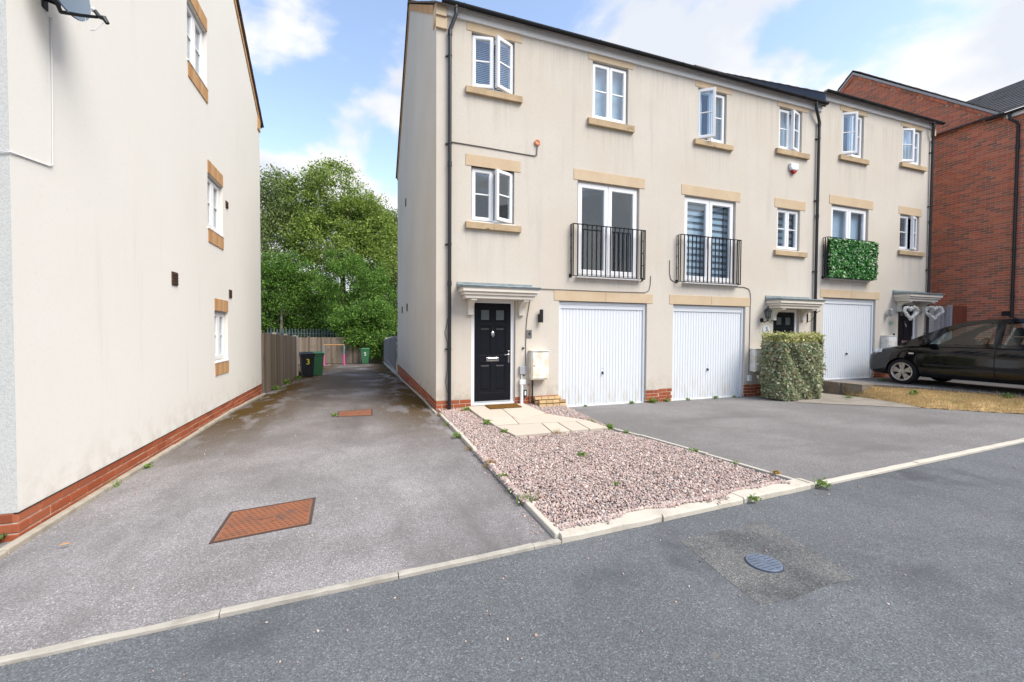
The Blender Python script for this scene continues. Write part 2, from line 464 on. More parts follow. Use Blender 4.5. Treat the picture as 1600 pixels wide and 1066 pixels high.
class MB:
    def __init__(s):
        s.v = []; s.f = []; s.m = []

    def add(s, vs, fs, mi=0):
        o = len(s.v)
        s.v += [tuple(x) for x in vs]
        s.f += [tuple(i + o for i in q) for q in fs]
        s.m += [mi] * len(fs)
        return s

    def box(s, x0, x1, y0, y1, z0, z1, mi=0, tf=None):
        vs = [(x0, y0, z0), (x1, y0, z0), (x1, y1, z0), (x0, y1, z0), (x0, y0, z1), (x1, y0, z1), (x1, y1, z1), (x0, y1, z1)]
        if tf is not None:
            vs = [tuple(tf @ Vector(v)) for v in vs]
        return s.add(vs, [(0, 3, 2, 1), (4, 5, 6, 7), (0, 1, 5, 4), (1, 2, 6, 5), (2, 3, 7, 6), (3, 0, 4, 7)], mi)

    def prism(s, poly, plane, a0, a1, mi=0):
        def P(p, a):
            return {'xz': (p[0], a, p[1]), 'yz': (a, p[0], p[1]), 'xy': (p[0], p[1], a)}[plane]
        n = len(poly)
        vs = [P(p, a0) for p in poly] + [P(p, a1) for p in poly]
        fs = [tuple(range(n - 1, -1, -1)), tuple(range(n, 2 * n))]
        fs += [(i, (i + 1) % n, (i + 1) % n + n, i + n) for i in range(n)]
        return s.add(vs, fs, mi)

    def tube(s, pts, r, n=8, mi=0, caps=True, closed=False):
        pts = [Vector(p) for p in pts]
        rs = r if isinstance(r, (list, tuple)) else [r] * len(pts)
        rings = []
        prev = None
        L = len(pts)
        for i, p in enumerate(pts):
            if closed:
                d = pts[(i + 1) % L] - pts[i - 1]
            else:
                d = pts[min(i + 1, L - 1)] - pts[max(i - 1, 0)]
            if d.length < 1e-9:
                d = Vector((0, 0, 1))
            d.normalize()
            if prev is None:
                a = Vector((0, 0, 1)) if abs(d.z) < .9 else Vector((1, 0, 0))
                u = d.cross(a).normalized()
            else:
                u = prev - d * prev.dot(d)
                u = u.normalized() if u.length > 1e-6 else d.orthogonal().normalized()
            prev = u
            w = d.cross(u)
            rings.append([p + (u * math.cos(2 * math.pi * k / n) + w * math.sin(2 * math.pi * k / n)) * rs[i] for k in range(n)])
        vs = [v for q in rings for v in q]
        fs = []
        for i in range(L if closed else L - 1):
            j = (i + 1) % L
            for k in range(n):
                fs.append((i * n + k, i * n + (k + 1) % n, j * n + (k + 1) % n, j * n + k))
        if caps and not closed:
            fs.append(tuple(range(n - 1, -1, -1)))
            fs.append(tuple((L - 1) * n + k for k in range(n)))
        return s.add(vs, fs, mi)

    def lathe(s, prof, c, axis='z', n=20, mi=0):
        vs = []
        for (r, h) in prof:
            for k in range(n):
                a = 2 * math.pi * k / n
                p, q = r * math.cos(a), r * math.sin(a)
                vs.append({'z': (c[0] + p, c[1] + q, c[2] + h), 'y': (c[0] + p, c[1] + h, c[2] + q), 'x': (c[0] + h, c[1] + p, c[2] + q)}[axis])
        L = len(prof)
        fs = []
        for i in range(L - 1):
            for k in range(n):
                fs.append((i * n + k, i * n + (k + 1) % n, (i + 1) * n + (k + 1) % n, (i + 1) * n + k))
        fs.append(tuple(range(n - 1, -1, -1)))
        fs.append(tuple((L - 1) * n + k for k in range(n)))
        return s.add(vs, fs, mi)

    def mesh(s, name, mats, recalc=True, smooth=False, center=True):
        me = bpy.data.meshes.new(name)
        v = np.array(s.v, dtype=float)
        c = (v.min(0) + v.max(0)) / 2 if center else np.zeros(3)
        me.from_pydata([tuple(x) for x in (v - c)], [], s.f)
        for m in (mats if isinstance(mats, (list, tuple)) else [mats]):
            me.materials.append(MATS[m])
        if any(s.m):
            me.polygons.foreach_set('material_index', s.m)
        if recalc:
            b = bmesh.new(); b.from_mesh(me)
            bmesh.ops.recalc_face_normals(b, faces=b.faces)
            b.to_mesh(me); b.free()
        if smooth:
            me.polygons.foreach_set('use_smooth', [True] * len(me.polygons))
        me.update()
        return me, Vector(c)

    def build(s, name, mats, parent=None, bevel=0, smooth=False, recalc=True, segs=2):
        me, c = s.mesh(name, mats, recalc, smooth)
        o = bpy.data.objects.new(name, me)
        COL.objects.link(o)
        place(o, c, parent)
        if bevel:
            md = o.modifiers.new('bevel', 'BEVEL')
            md.width = bevel; md.segments = segs; md.limit_method = 'ANGLE'; md.angle_limit = R(40)
        if smooth:
            md = o.modifiers.new('split', 'EDGE_SPLIT') if not bevel else None
            if md:
                md.split_angle = R(38)
        return o


def place(o, world_loc, parent=None):
    w = Vector(world_loc)
    if parent is not None:
        o.parent = parent
        o.location = w - WL[parent]
    else:
        o.location = w
    WL[o] = w


def tag(o, label=None, cat=None, group=None, kind=None):
    if label: o['label'] = label
    if cat: o['category'] = cat
    if group: o['group'] = group
    if kind: o['kind'] = kind
    return o


def thing(name, label, cat, loc=(0, 0, 0), group=None):
    o = bpy.data.objects.new(name, None)
    o.empty_display_size = .2
    COL.objects.link(o)
    o.location = loc
    WL[o] = Vector(loc)
    return tag(o, label, cat, group)


def inst(name, me, loc, parent=None, rot=None, scale=None):
    o = bpy.data.objects.new(name, me)
    COL.objects.link(o)
    place(o, loc, parent)
    if rot: o.rotation_euler = rot
    if scale: o.scale = scale
    return o


def copy_tree(o, parent=None):
    c = o.copy()
    COL.objects.link(c)
    if parent is not None:
        c.parent = parent
    WL[c] = WL[o]
    for ch in list(o.children):
        copy_tree(ch, c)
    return c


def text_mesh(name, s, size, matname, loc, rot, parent=None, depth=.002):
    cu = bpy.data.curves.new(name, 'FONT')
    cu.body = s; cu.size = size; cu.extrude = depth
    cu.align_x = 'CENTER'; cu.align_y = 'CENTER'
    t = bpy.data.objects.new(name, cu)
    COL.objects.link(t)
    dg = bpy.context.evaluated_depsgraph_get()
    me = bpy.data.meshes.new_from_object(t.evaluated_get(dg))
    bpy.data.objects.remove(t)
    bpy.data.curves.remove(cu)
    me.materials.clear()
    me.materials.append(MATS[matname])
    o = bpy.data.objects.new(name, me)
    COL.objects.link(o)
    place(o, loc, parent)
    o.rotation_euler = rot
    return o


def fast_mesh(name, verts, faces_flat, per, matname):
    me = bpy.data.meshes.new(name)
    nf = len(faces_flat) // per
    me.vertices.add(len(verts))
    me.vertices.foreach_set('co', np.ascontiguousarray(verts, dtype=np.float32).ravel())
    me.loops.add(len(faces_flat))
    me.loops.foreach_set('vertex_index', np.ascontiguousarray(faces_flat, dtype=np.int32))
    me.polygons.add(nf)
    me.polygons.foreach_set('loop_start', np.arange(0, nf * per, per, dtype=np.int32))
    me.materials.append(MATS[matname])
    me.update(calc_edges=True)
    return me


def leaves(name, cen, size, matname, parent=None, up_bias=.3, aspect=.5, droop=0., nrm=None):
    cen = np.asarray(cen, float)
    n = len(cen)
    size = np.broadcast_to(np.asarray(size, float), (n,))
    nm = RNG.normal(size=(n, 3)) if nrm is None else nrm + RNG.normal(size=(n, 3)) * .55
    nm[:, 2] += up_bias
    nm /= np.linalg.norm(nm, axis=1)[:, None]
    a = RNG.normal(size=(n, 3))
    a[:, 2] -= droop
    a -= nm * (a * nm).sum(1)[:, None]
    a /= np.linalg.norm(a, axis=1)[:, None]
    b = np.cross(nm, a)
    l = size[:, None] * .5
    w = l * aspect
    V = np.stack([cen - a * l, cen + b * w + nm * l * .12, cen + a * l, cen - b * w + nm * l * .12], 1).reshape(-1, 3)
    c0 = (V.min(0) + V.max(0)) / 2
    me = fast_mesh(name, V - c0, np.arange(n * 4), 4, matname)
    return inst(name, me, c0, parent)


def fan(mb, poly, z, mi=0):
    """flat polygon sheet (any simple polygon), z number or function of x,y"""
    tr = tessellate_polygon([[Vector((p[0], p[1], 0)) for p in poly]])
    zf = z if callable(z) else (lambda x, y: z)
    mb.add([(p[0], p[1], zf(p[0], p[1])) for p in poly], [tuple(t) for t in tr], mi)
    return mb


def in_poly(P, poly):
    x, y = P[:, 0], P[:, 1]
    c = np.zeros(len(P), bool)
    j = len(poly) - 1
    for i in range(len(poly)):
        xi, yi = poly[i]; xj, yj = poly[j]
        cond = ((yi > y) != (yj > y)) & (x < (xj - xi) * (y - yi) / (yj - yi + 1e-12) + xi)
        c ^= cond
        j = i
    return c


# ------------------------------------------------------------------ ground
YF = 7.828                                   # plane of the terrace's front
def kerb_y(x): return 2.585 + .0575 * x      # road side of the kerb
def alley_z(y): return 0.0 if y < 9 else -.032 * (y - 9)
def drive_z(x, y): return -.09 * max(0, min(1, (y - 3.0) / 4.8))

g = MB()
g.add([(-400, -400, -.95), (400, -400, -.95), (400, 600, -.95), (-400, 600, -.95)], [(0, 1, 2, 3)])
tag(g.build('ground', 'earth', recalc=False), kind='structure')

g = MB()
fan(g, [(-60, -9), (60, -9), (60, kerb_y(60)), (-60, kerb_y(-60))], -.012)
road = tag(g.build('road', 'road_tarmac', recalc=False), kind='structure')
g = MB()
fan(g, [(2.15, 2.41), (2.4, 2.44), (2.7, 2.43), (3.0, 2.46), (2.96, 2.2), (2.93, 1.95), (2.85, 1.69), (2.6, 1.70), (2.35, 1.675), (2.07, 1.70), (2.09, 1.95), (2.13, 2.2)], -.0105)
tag(g.build('road_patch', 'patch_tarmac', recalc=False), kind='structure')

g = MB()
ys = [3.2, 5, 7, 9, 11, 13, 15, 17, 20, 24, 29.6]
xs = [-9, -2.35, 1.31]
vs = [(x, kerb_y(x) + .05, 0) for x in xs]
for y in ys:
    vs += [(x, y, alley_z(y)) for x in xs]
fs = []
for i in range(len(ys)):
    for k in range(2):
        fs.append((i * 3 + k, i * 3 + k + 1, (i + 1) * 3 + k + 1, (i + 1) * 3 + k))
g.add(vs, fs)
tag(g.build('side_drive', 'alley_tarmac', recalc=False), kind='structure')

g = MB()
for (a, b) in ((3.3, 4.6), (4.6, 6.2), (6.2, 7.83)):
    def xl(y): return 4.1 - .2 * (y - 2.9) if y < 5.5 else 3.58 + .09 * (y - 5.5)
    def xr(y): return 13.6 - 1.22 * (y - 3.3) if y < 6.3 else 11.42
    g.add([(xl(a), a, drive_z(0, a)), (xr(a), a, drive_z(0, a)), (xr(b), b, drive_z(0, b)), (xl(b), b, drive_z(0, b))], [(0, 1, 2, 3)])
g.add([(4.05, kerb_y(4.05) + .05, 0), (13.2, kerb_y(13.2) + .05, 0), (12.9, 3.3, drive_z(0, 3.3)), (xl(3.3), 3.3, drive_z(0, 3.3))], [(0, 1, 2, 3)])
tag(g.build('garage_drive', 'drive_tarmac', recalc=False), kind='structure')

# raised drive of the third house and the one beyond
g = MB()
edge3 = [(11.45, 7.83), (11.5, 7.25), (11.9, 6.75), (12.3, 6.2), (12.55, 5.4), (12.7, 4.4), (12.9, 3.32)]
fan(g, edge3 + [(26, 4.2), (26, 7.83)], .22)
g.add([(p[0], p[1], .22) for p in edge3] + [(p[0], p[1], -.3) for p in edge3], [(i, i + 1, i + 8, i + 7) for i in range(6)])
tag(g.build('raised_drive', 'drive_tarmac', recalc=False), kind='structure')
g = MB()
for i in range(2):
    a, b = Vector((*edge3[i], 0)), Vector((*edge3[i + 1], 0))
    g.box(min(a.x, b.x) - .06, max(a.x, b.x) - .005, b.y + .002, a.y - .002, -.2, .235)
tag(g.build('drive_edging', 'step_stone', bevel=.006), kind='structure')
g = MB()
fan(g, [(9.2, 7.83), (11.44, 7.83), (11.44, 7.0), (11.35, 6.3), (11.15, 5.55), (10.75, 5.25), (10.1, 5.85), (9.2, 6.6)], lambda x, y: drive_z(0, y) + .008)
tag(g.build('path', 'path_concrete', recalc=False), kind='structure')

# dried lawn bank
lo_e = [(11.43, 7.1), (11.3, 6.2), (11.05, 5.6), (10.85, 5.28), (11.35, 4.65), (12.0, 3.9), (12.6, 3.36)]
hi_e = [(11.5, 7.2), (11.88, 6.7), (12.28, 6.15), (12.53, 5.35), (12.6, 4.9), (12.7, 4.4), (12.88, 3.34)]
lawn_pts = []
nu, nv = 60, 24
vs = []
for i in range(nu + 1):
    f = i / nu * 6; k = min(5, int(f)); f -= k
    A = Vector(lo_e[k]).lerp(Vector(lo_e[k + 1]), f)
    B = Vector(hi_e[k]).lerp(Vector(hi_e[k + 1]), f)
    for j in range(nv + 1):
        t = j / nv
        p = A.lerp(B, t)
        z = drive_z(0, p.y) + .004 + .225 * (t ** .8) + random.uniform(-.004, .012)
        vs.append((p.x, p.y, z)); lawn_pts.append((p.x, p.y, z))
g = MB()
g.add(vs, [(i * (nv + 1) + j, (i + 1) * (nv + 1) + j, (i + 1) * (nv + 1) + j + 1, i * (nv + 1) + j + 1) for i in range(nu) for j in range(nv)])
tag(g.build('lawn', 'dry_soil', smooth=False), kind='structure')


def blades(name, pts, h, w, matname, lean=.5):
    pts = np.asarray(pts, float)
    n = len(pts)
    an = RNG.uniform(0, 2 * np.pi, n)
    d = np.stack([np.cos(an), np.sin(an), np.zeros(n)], 1)
    hh = np.broadcast_to(h, (n,)) * RNG.uniform(.5, 1.3, n)
    ln = d[:, [1, 0, 2]] * np.array([-1, 1, 0])
    tip = pts + ln * (hh * RNG.uniform(-1, 1, n) * lean)[:, None]
    tip[:, 2] += hh
    V = np.stack([pts - d * w / 2, pts + d * w / 2, tip], 1).reshape(-1, 3)
    c0 = (V.min(0) + V.max(0)) / 2
    return inst(name, fast_mesh(name, V - c0, np.arange(n * 3), 3, matname), c0)


lp = np.array(lawn_pts)
idx = RNG.integers(0, len(lp), 16000)
P = lp[idx] + np.c_[RNG.normal(0, .035, (16000, 2)), np.zeros(16000)]
tag(blades('dry_grass', P, .045, .007, 'grass_dry', 1.1), 'short straw-coloured dried grass covering the bank in front of the black car', 'grass', kind='stuff')
idx = RNG.integers(0, len(lp), 1500)
tag(blades('tall_grass', lp[idx] + np.c_[RNG.normal(0, .05, (1500, 2)), np.zeros(1500)], .11, .006, 'grass_dry', .5), 'taller wispy dried stalks scattered over the straw-coloured bank', 'grass', kind='stuff')
P = np.c_[RNG.uniform(-3.6, -2.34, 2600), RNG.uniform(2.75, 3.93, 2600), np.full(2600, .05)]
g = MB(); fan(g, [(-9, kerb_y(-9) + .1), (-2.36, kerb_y(-2.3) + .1), (-2.36, 3.95), (-9, 3.95)], .05)
tag(g.build('front_garden', 'earth', recalc=False), kind='structure')
tag(blades('green_grass', P, .045, .006, 'grass_green', .8), 'green grass tuft area at the front corner of the white house', 'grass', kind='stuff')

# ------------------------------------------------------------------ kerbs, edgings
kb = tag(MB().box(-9, 13.0, -2, -1.9, -.5, -.45).build('kerb_bed', 'edging_concrete'), kind='structure')
kb.data.clear_geometry()
g = MB()
vs = []
for x in (-9, 13):
    vs += [(x, kerb_y(x) + .006, -.3), (x, kerb_y(x) + .05, -.3), (x, kerb_y(x) + .006, -.02), (x, kerb_y(x) + .05, -.02)]
bm_ = MB().add(vs, [(0, 4, 6, 2), (1, 3, 7, 5), (2, 6, 7, 3)])
me_, c_ = bm_.mesh('kerb_bed', 'edging_concrete')
kb.data = me_; kb.location = c_; WL[kb] = c_
ang = math.atan(.0575)


def kerb_run(x0, x1, L, wid, h, m, jit=.0):
    x = x0
    while x < x1 - .05:
        l = min(L, x1 - x)
        b = MB()
        nseg = 7
        pro = []
        for k in range(nseg + 1):
            u = -l / 2 + .002 + (l - .004) * k / nseg
            e1, e2, e3 = random.uniform(-jit, jit), random.uniform(-jit, jit), random.uniform(-jit, jit) * .6
            pro += [(u, 0 + e1, -.12), (u, 0 + e1, h * .6), (u, .012 + e1, h + e3), (u, wid + e2, h + e3), (u, wid + e2, -.12)]
        fs = [(k * 5 + q, (k + 1) * 5 + q, (k + 1) * 5 + (q + 1) % 5, k * 5 + (q + 1) % 5) for k in range(nseg) for q in range(5)]
        fs += [(0, 1, 2, 3, 4), tuple(nseg * 5 + q for q in (4, 3, 2, 1, 0))]
        b.add(pro, fs)
        me, c = b.mesh('kerb_stone', m, center=False)
        xm = x + l / 2
        o = inst('kerb_stone', me, (xm, kerb_y(xm) + .004, random.uniform(-.003, .003)), kb, rot=(0, 0, ang + random.uniform(-.004, .004)))
        x += l


kerb_run(-8.95, 1.33, .915, .046, .007, 'kerb_concrete', .004)
kerb_run(1.335, 4.15, .915, .15, .04, 'kerb_white', .007)
kerb_run(4.16, 13.0, .915, .065, .014, 'kerb_white', .003)


def edging(name, pts, wid, h, m, seglen=.9, z0=-.1):
    root = tag(MB().tube([(p[0], p[1], z0 - .05) for p in pts], .02, 4).build(name, m), kind='structure')
    for i in range(len(pts) - 1):
        a, b = Vector((pts[i][0], pts[i][1], pts[i][2] if len(pts[i]) > 2 else 0)), Vector((pts[i + 1][0], pts[i + 1][1], pts[i + 1][2] if len(pts[i + 1]) > 2 else 0))
        L = (b - a).length
        n = max(1, round(L / seglen))
        for k in range(n):
            p, q = a.lerp(b, k / n), a.lerp(b, (k + 1) / n)
            l = (q - p).length
            mb = MB().box(-l / 2 + .003, l / 2 - .003, -wid / 2, wid / 2, -.12, h)
            me, c = mb.mesh('edging_stone', m, center=False)
            d = q - p
            o = inst('edging_stone', me, (p + q) / 2 + Vector((0, 0, random.uniform(-.006, .006))), root,
                     rot=(0, -math.asin(d.z / l), math.atan2(d.y, d.x) + random.uniform(-.006, .006)))
            md = o.modifiers.new('bevel', 'BEVEL'); md.width = .01; md.segments = 2
    return root


edging('gravel_edging', [(1.285, 7.42), (1.30, 5.0), (1.325, 2.71)], .05, .045, 'kerb_white')
edging('drive_border', [(4.10, 2.92), (3.92, 3.95), (3.72, 5.0), (3.58, 5.5)], .045, .03, 'kerb_white')
edging('wall_edging', [(-2.25, 2.75, .0), (-2.25, 5.6, 0), (-2.26, 9.0, 0), (-2.26, 11.6, alley_z(11.6))], .06, .035, 'edging_concrete')
edging('house_edging', [(1.23, 7.5, 0), (1.23, 9, 0), (1.23, 17, alley_z(17)), (1.24, 28, alley_z(28))], .05, .03, 'edging_concrete')

# ------------------------------------------------------------------ gravel garden and paving
GP1 = [(1.33, 2.86), (3.98, 3.0), (3.83, 4.0), (3.63, 5.05), (3.5, 5.43), (1.97, 5.43), (1.84, 6.7), (1.82, 7.81), (1.31, 7.81), (1.31, 7.45), (1.33, 4.9)]
GP2 = [(3.03, 7.81), (3.05, 6.76), (3.46, 6.0), (3.5, 5.44), (3.6, 5.5), (3.66, 6.4), (3.78, 7.8)]
g = MB()
fan(g, GP1, .0); fan(g, GP2, -.003)
tag(g.build('gravel_bed', 'gravel_bed', recalc=False), kind='structure')


def ico():
    b = bmesh.new()
    bmesh.ops.create_icosphere(b, subdivisions=1, radius=1)
    v = np.array([x.co[:] for x in b.verts]); f = np.array([[q.index for q in t.verts] for t in b.faces])
    b.free()
    return v, f


IV, IF = ico()


def stones(name, P, size, matname, zsq=.65):
    n = len(P)
    s = np.broadcast_to(size, (n,)) * RNG.lognormal(0, .28, n)
    V = IV[None] * (1 + RNG.normal(0, .16, (n, len(IV), 1)))
    V = V * np.stack([s * RNG.uniform(.75, 1.25, n), s * RNG.uniform(.6, 1., n), s * zsq * RNG.uniform(.7, 1.2, n)], 1)[:, None, :]
    # random rotation
    q = RNG.normal(size=(n, 4)) * np.array([1, .35, .35, 1]); q /= np.linalg.norm(q, axis=1)[:, None]
    w, x, y, z = q.T
    M = np.stack([1 - 2 * (y * y + z * z), 2 * (x * y - z * w), 2 * (x * z + y * w), 2 * (x * y + z * w), 1 - 2 * (x * x + z * z), 2 * (y * z - x * w),
                  2 * (x * z - y * w), 2 * (y * z + x * w), 1 - 2 * (x * x + y * y)], 1).reshape(n, 3, 3)
    V = np.einsum('nij,nkj->nki', M, V) + np.asarray(P)[:, None, :]
    V = V.reshape(-1, 3)
    F = (IF[None] + (np.arange(n) * len(IV))[:, None, None]).ravel()
    c0 = (V.min(0) + V.max(0)) / 2
    return inst(name, fast_mesh(name, V - c0, F, 3, matname), c0)


pts = []
for poly, n in ((GP1, 68000), (GP2, 8500)):
    a = np.array(poly)
    Q = np.c_[RNG.uniform(a[:, 0].min(), a[:, 0].max(), n), RNG.uniform(a[:, 1].min(), a[:, 1].max(), n)]
    Q = Q[in_poly(Q, poly)]
    pts.append(Q)
kx = RNG.uniform(1.36, 3.9, 3200)
ky = kerb_y(kx) + .155 - np.abs(RNG.normal(0, .02, 3200)) * (1 + .9 * np.sin(kx * 5.1) + .6 * np.sin(kx * 11.3))
pts.append(np.c_[kx, ky])
lx_ = 1.325 - np.abs(RNG.normal(0, .022, 1500))
pts.append(np.c_[lx_, RNG.uniform(3.3, 4.9, 1500)])
Q = np.vstack(pts)
hz = .012 + .010 * np.sin(Q[:, 0] * 3.1) * np.cos(Q[:, 1] * 2.3)
on_kerb = (Q[:, 1] < kerb_y(Q[:, 0]) + .16) | (Q[:, 0] < 1.325)
Q = np.c_[Q, np.where(on_kerb, .046, hz + RNG.uniform(0, .016, len(Q)))]
tag(stones('gravel', Q, .0104, 'gravel_stone'), 'pink and grey loose gravel covering the small front garden', 'gravel', kind='stuff')
spill = []
for i in range(240):
    t = random.random()
    if random.random() < .6:
        y = 2.8 + 2.0 * t * t + random.uniform(0, .2); spill.append((1.27 - abs(random.gauss(0, .06)), y, .004))
    else:
        x = random.uniform(-2, 9); spill.append((x, kerb_y(x) - abs(random.gauss(0, .5)) - .05, -.008))
for i in range(110):
    spill.append((random.uniform(-2.1, 1.1), random.uniform(2.8, 8.5), .003))
for i in range(90):
    spill.append((random.uniform(-1.5, 6), random.uniform(.9, 2.5), -.008))
tag(stones('loose_grit', np.array(spill), .006, 'gravel_stone'), 'scattered loose stones and grit on the tarmac', 'gravel', kind='stuff')

pv = tag(MB().box(2.05, 3.0, 5.6, 7.8, -.1, -.02).build('paving', 'edging_concrete'), kind='structure')
slabs = [[(1.86, 7.79), (1.86, 6.72), (2.36, 6.66), (2.46, 7.79)], [(2.475, 7.79), (2.37, 6.66), (2.40, 6.42), (3.03, 6.75), (3.02, 7.79)],
         [(1.865, 6.70), (1.90, 6.12), (2.28, 6.11), (2.35, 6.645)], [(2.365, 6.64), (2.295, 6.11), (2.66, 6.08), (2.91, 6.055), (3.22, 6.02), (3.43, 6.01), (3.03, 6.73), (2.41, 6.41)],
         [(1.905, 6.10), (1.99, 5.45), (2.55, 5.46), (2.64, 6.06)], [(2.66, 6.06), (2.57, 5.46), (2.85, 5.46), (2.91, 6.035)],
         [(2.925, 6.035), (2.865, 5.46), (3.16, 5.46), (3.22, 6.0)], [(3.235, 6.0), (3.175, 5.46), (3.48, 5.46), (3.45, 5.99)]]
for i, p in enumerate(slabs):
    zt = .055 + random.uniform(-.004, .004) - .004 * (i > 3)
    MB().prism(p, 'xy', -.02, zt).build('paving_slab', 'paving', pv, bevel=.005)
MB().box(2.20, 2.82, 7.36, 7.74, .062, .078).build('doormat', 'mat_brown', bevel=.004)
dm = bpy.data.objects['doormat']; tag(dm, 'brown coir doormat on the pale slabs before the black front door', 'doormat')

# ------------------------------------------------------------------ brick helpers
def brick_mesh(name, L, W, H, m, bev=.005):
    b = bmesh.new()
    bmesh.ops.create_cube(b, size=1)
    for v in b.verts:
        v.co = Vector((v.co.x * L, v.co.y * W, v.co.z * H))
    bmesh.ops.bevel(b, geom=b.edges[:], offset=bev, segments=1, affect='EDGES')
    me = bpy.data.meshes.new(name)
    b.to_mesh(me); b.free()
    me.materials.append(MATS[m])
    return me


BR = brick_mesh('brick', .215, .05, .065, 'red_brick')


def brick_courses(parent, axis, plane, a0, a1, ztop, zbot, face):
    """axis 'x': wall runs along x at y=plane, faces -y. axis 'y': wall runs along y at x=plane; face=+1/-1 is its outward x"""
    n = 0
    z = ztop - .0325 - .003
    row = 0
    while z > (zbot(a0) if callable(zbot) else zbot) - .04 or (callable(zbot) and z > zbot(a1) - .04):
        x = a0 - (.1125 if row % 2 else 0)
        while x < a1 - .02:
            s, e = max(x, a0), min(x + .215, a1)
            zb = zbot((s + e) / 2) if callable(zbot) else zbot
            if e - s > .03 and z > zb - .04:
                c = (s + e) / 2
                pr = random.uniform(-.002, .003)
                if axis == 'x':
                    loc = (c, plane + .022 + pr, z); rot = (0, 0, random.uniform(-.004, .004))
                else:
                    loc = (plane - face * (.022 + pr), c, z); rot = (0, 0, math.pi / 2 + random.uniform(-.004, .004))
                inst('brick', BR, loc, parent, rot, ((e - s) / .215, 1, 1))
                n += 1
            x += .225
        z -= .075
        row += 1
    return n


# ------------------------------------------------------------------ windows
def ring(mb, w, h, t, y0, y1, x0=0, z0=0, ch=.012, mi=0):
    """rectangular frame from (x0,z0), bars t wide, front at y0, back at y1, inner edge chamfered back"""
    o = [(x0, z0), (x0 + w, z0), (x0 + w, z0 + h), (x0, z0 + h)]
    i1 = [(x0 + t, z0 + t), (x0 + w - t, z0 + t), (x0 + w - t, z0 + h - t), (x0 + t, z0 + h - t)]
    i2 = [(x0 + t + ch, z0 + t + ch), (x0 + w - t - ch, z0 + t + ch), (x0 + w - t - ch, z0 + h - t - ch), (x0 + t + ch, z0 + h - t - ch)]
    e = .006
    o2 = [(x0 + e, z0 + e), (x0 + w - e, z0 + e), (x0 + w - e, z0 + h - e), (x0 + e, z0 + h - e)]
    vs = [(p[0], y1, p[1]) for p in o] + [(p[0], y0 + e, p[1]) for p in o] + [(p[0], y0, p[1]) for p in o2] + [(p[0], y0, p[1]) for p in i1] \
        + [(p[0], y0 + ch, p[1]) for p in i2] + [(p[0], y1, p[1]) for p in i2]
    fs = []
    for a in range(5):
        for k in range(4):
            fs.append((a * 4 + k, a * 4 + (k + 1) % 4, (a + 1) * 4 + (k + 1) % 4, (a + 1) * 4 + k))
    for k in range(4):
        fs.append((20 + k, 20 + (k + 1) % 4, (k + 1) % 4, k))
    mb.add(vs, fs, mi)
    return mb


def slats(mb, x0, x1, z0, z1, y, pitch, thick, tilt=.35):
    z = z0
    while z < z1:
        tf = Matrix.Translation(((x0 + x1) / 2, y, z)) @ Matrix.Rotation(tilt, 4, 'X')
        mb.box(-(x1 - x0) / 2, (x1 - x0) / 2, -.014, .014, -thick / 2, thick / 2, 0, tf)
        z += pitch
    return mb


def to_wall(o, wall, parent):
    """turn an object built for a wall facing -y into its place on another wall (matrix in world)"""
    w = wall @ Matrix.Translation(WL[o])
    return w


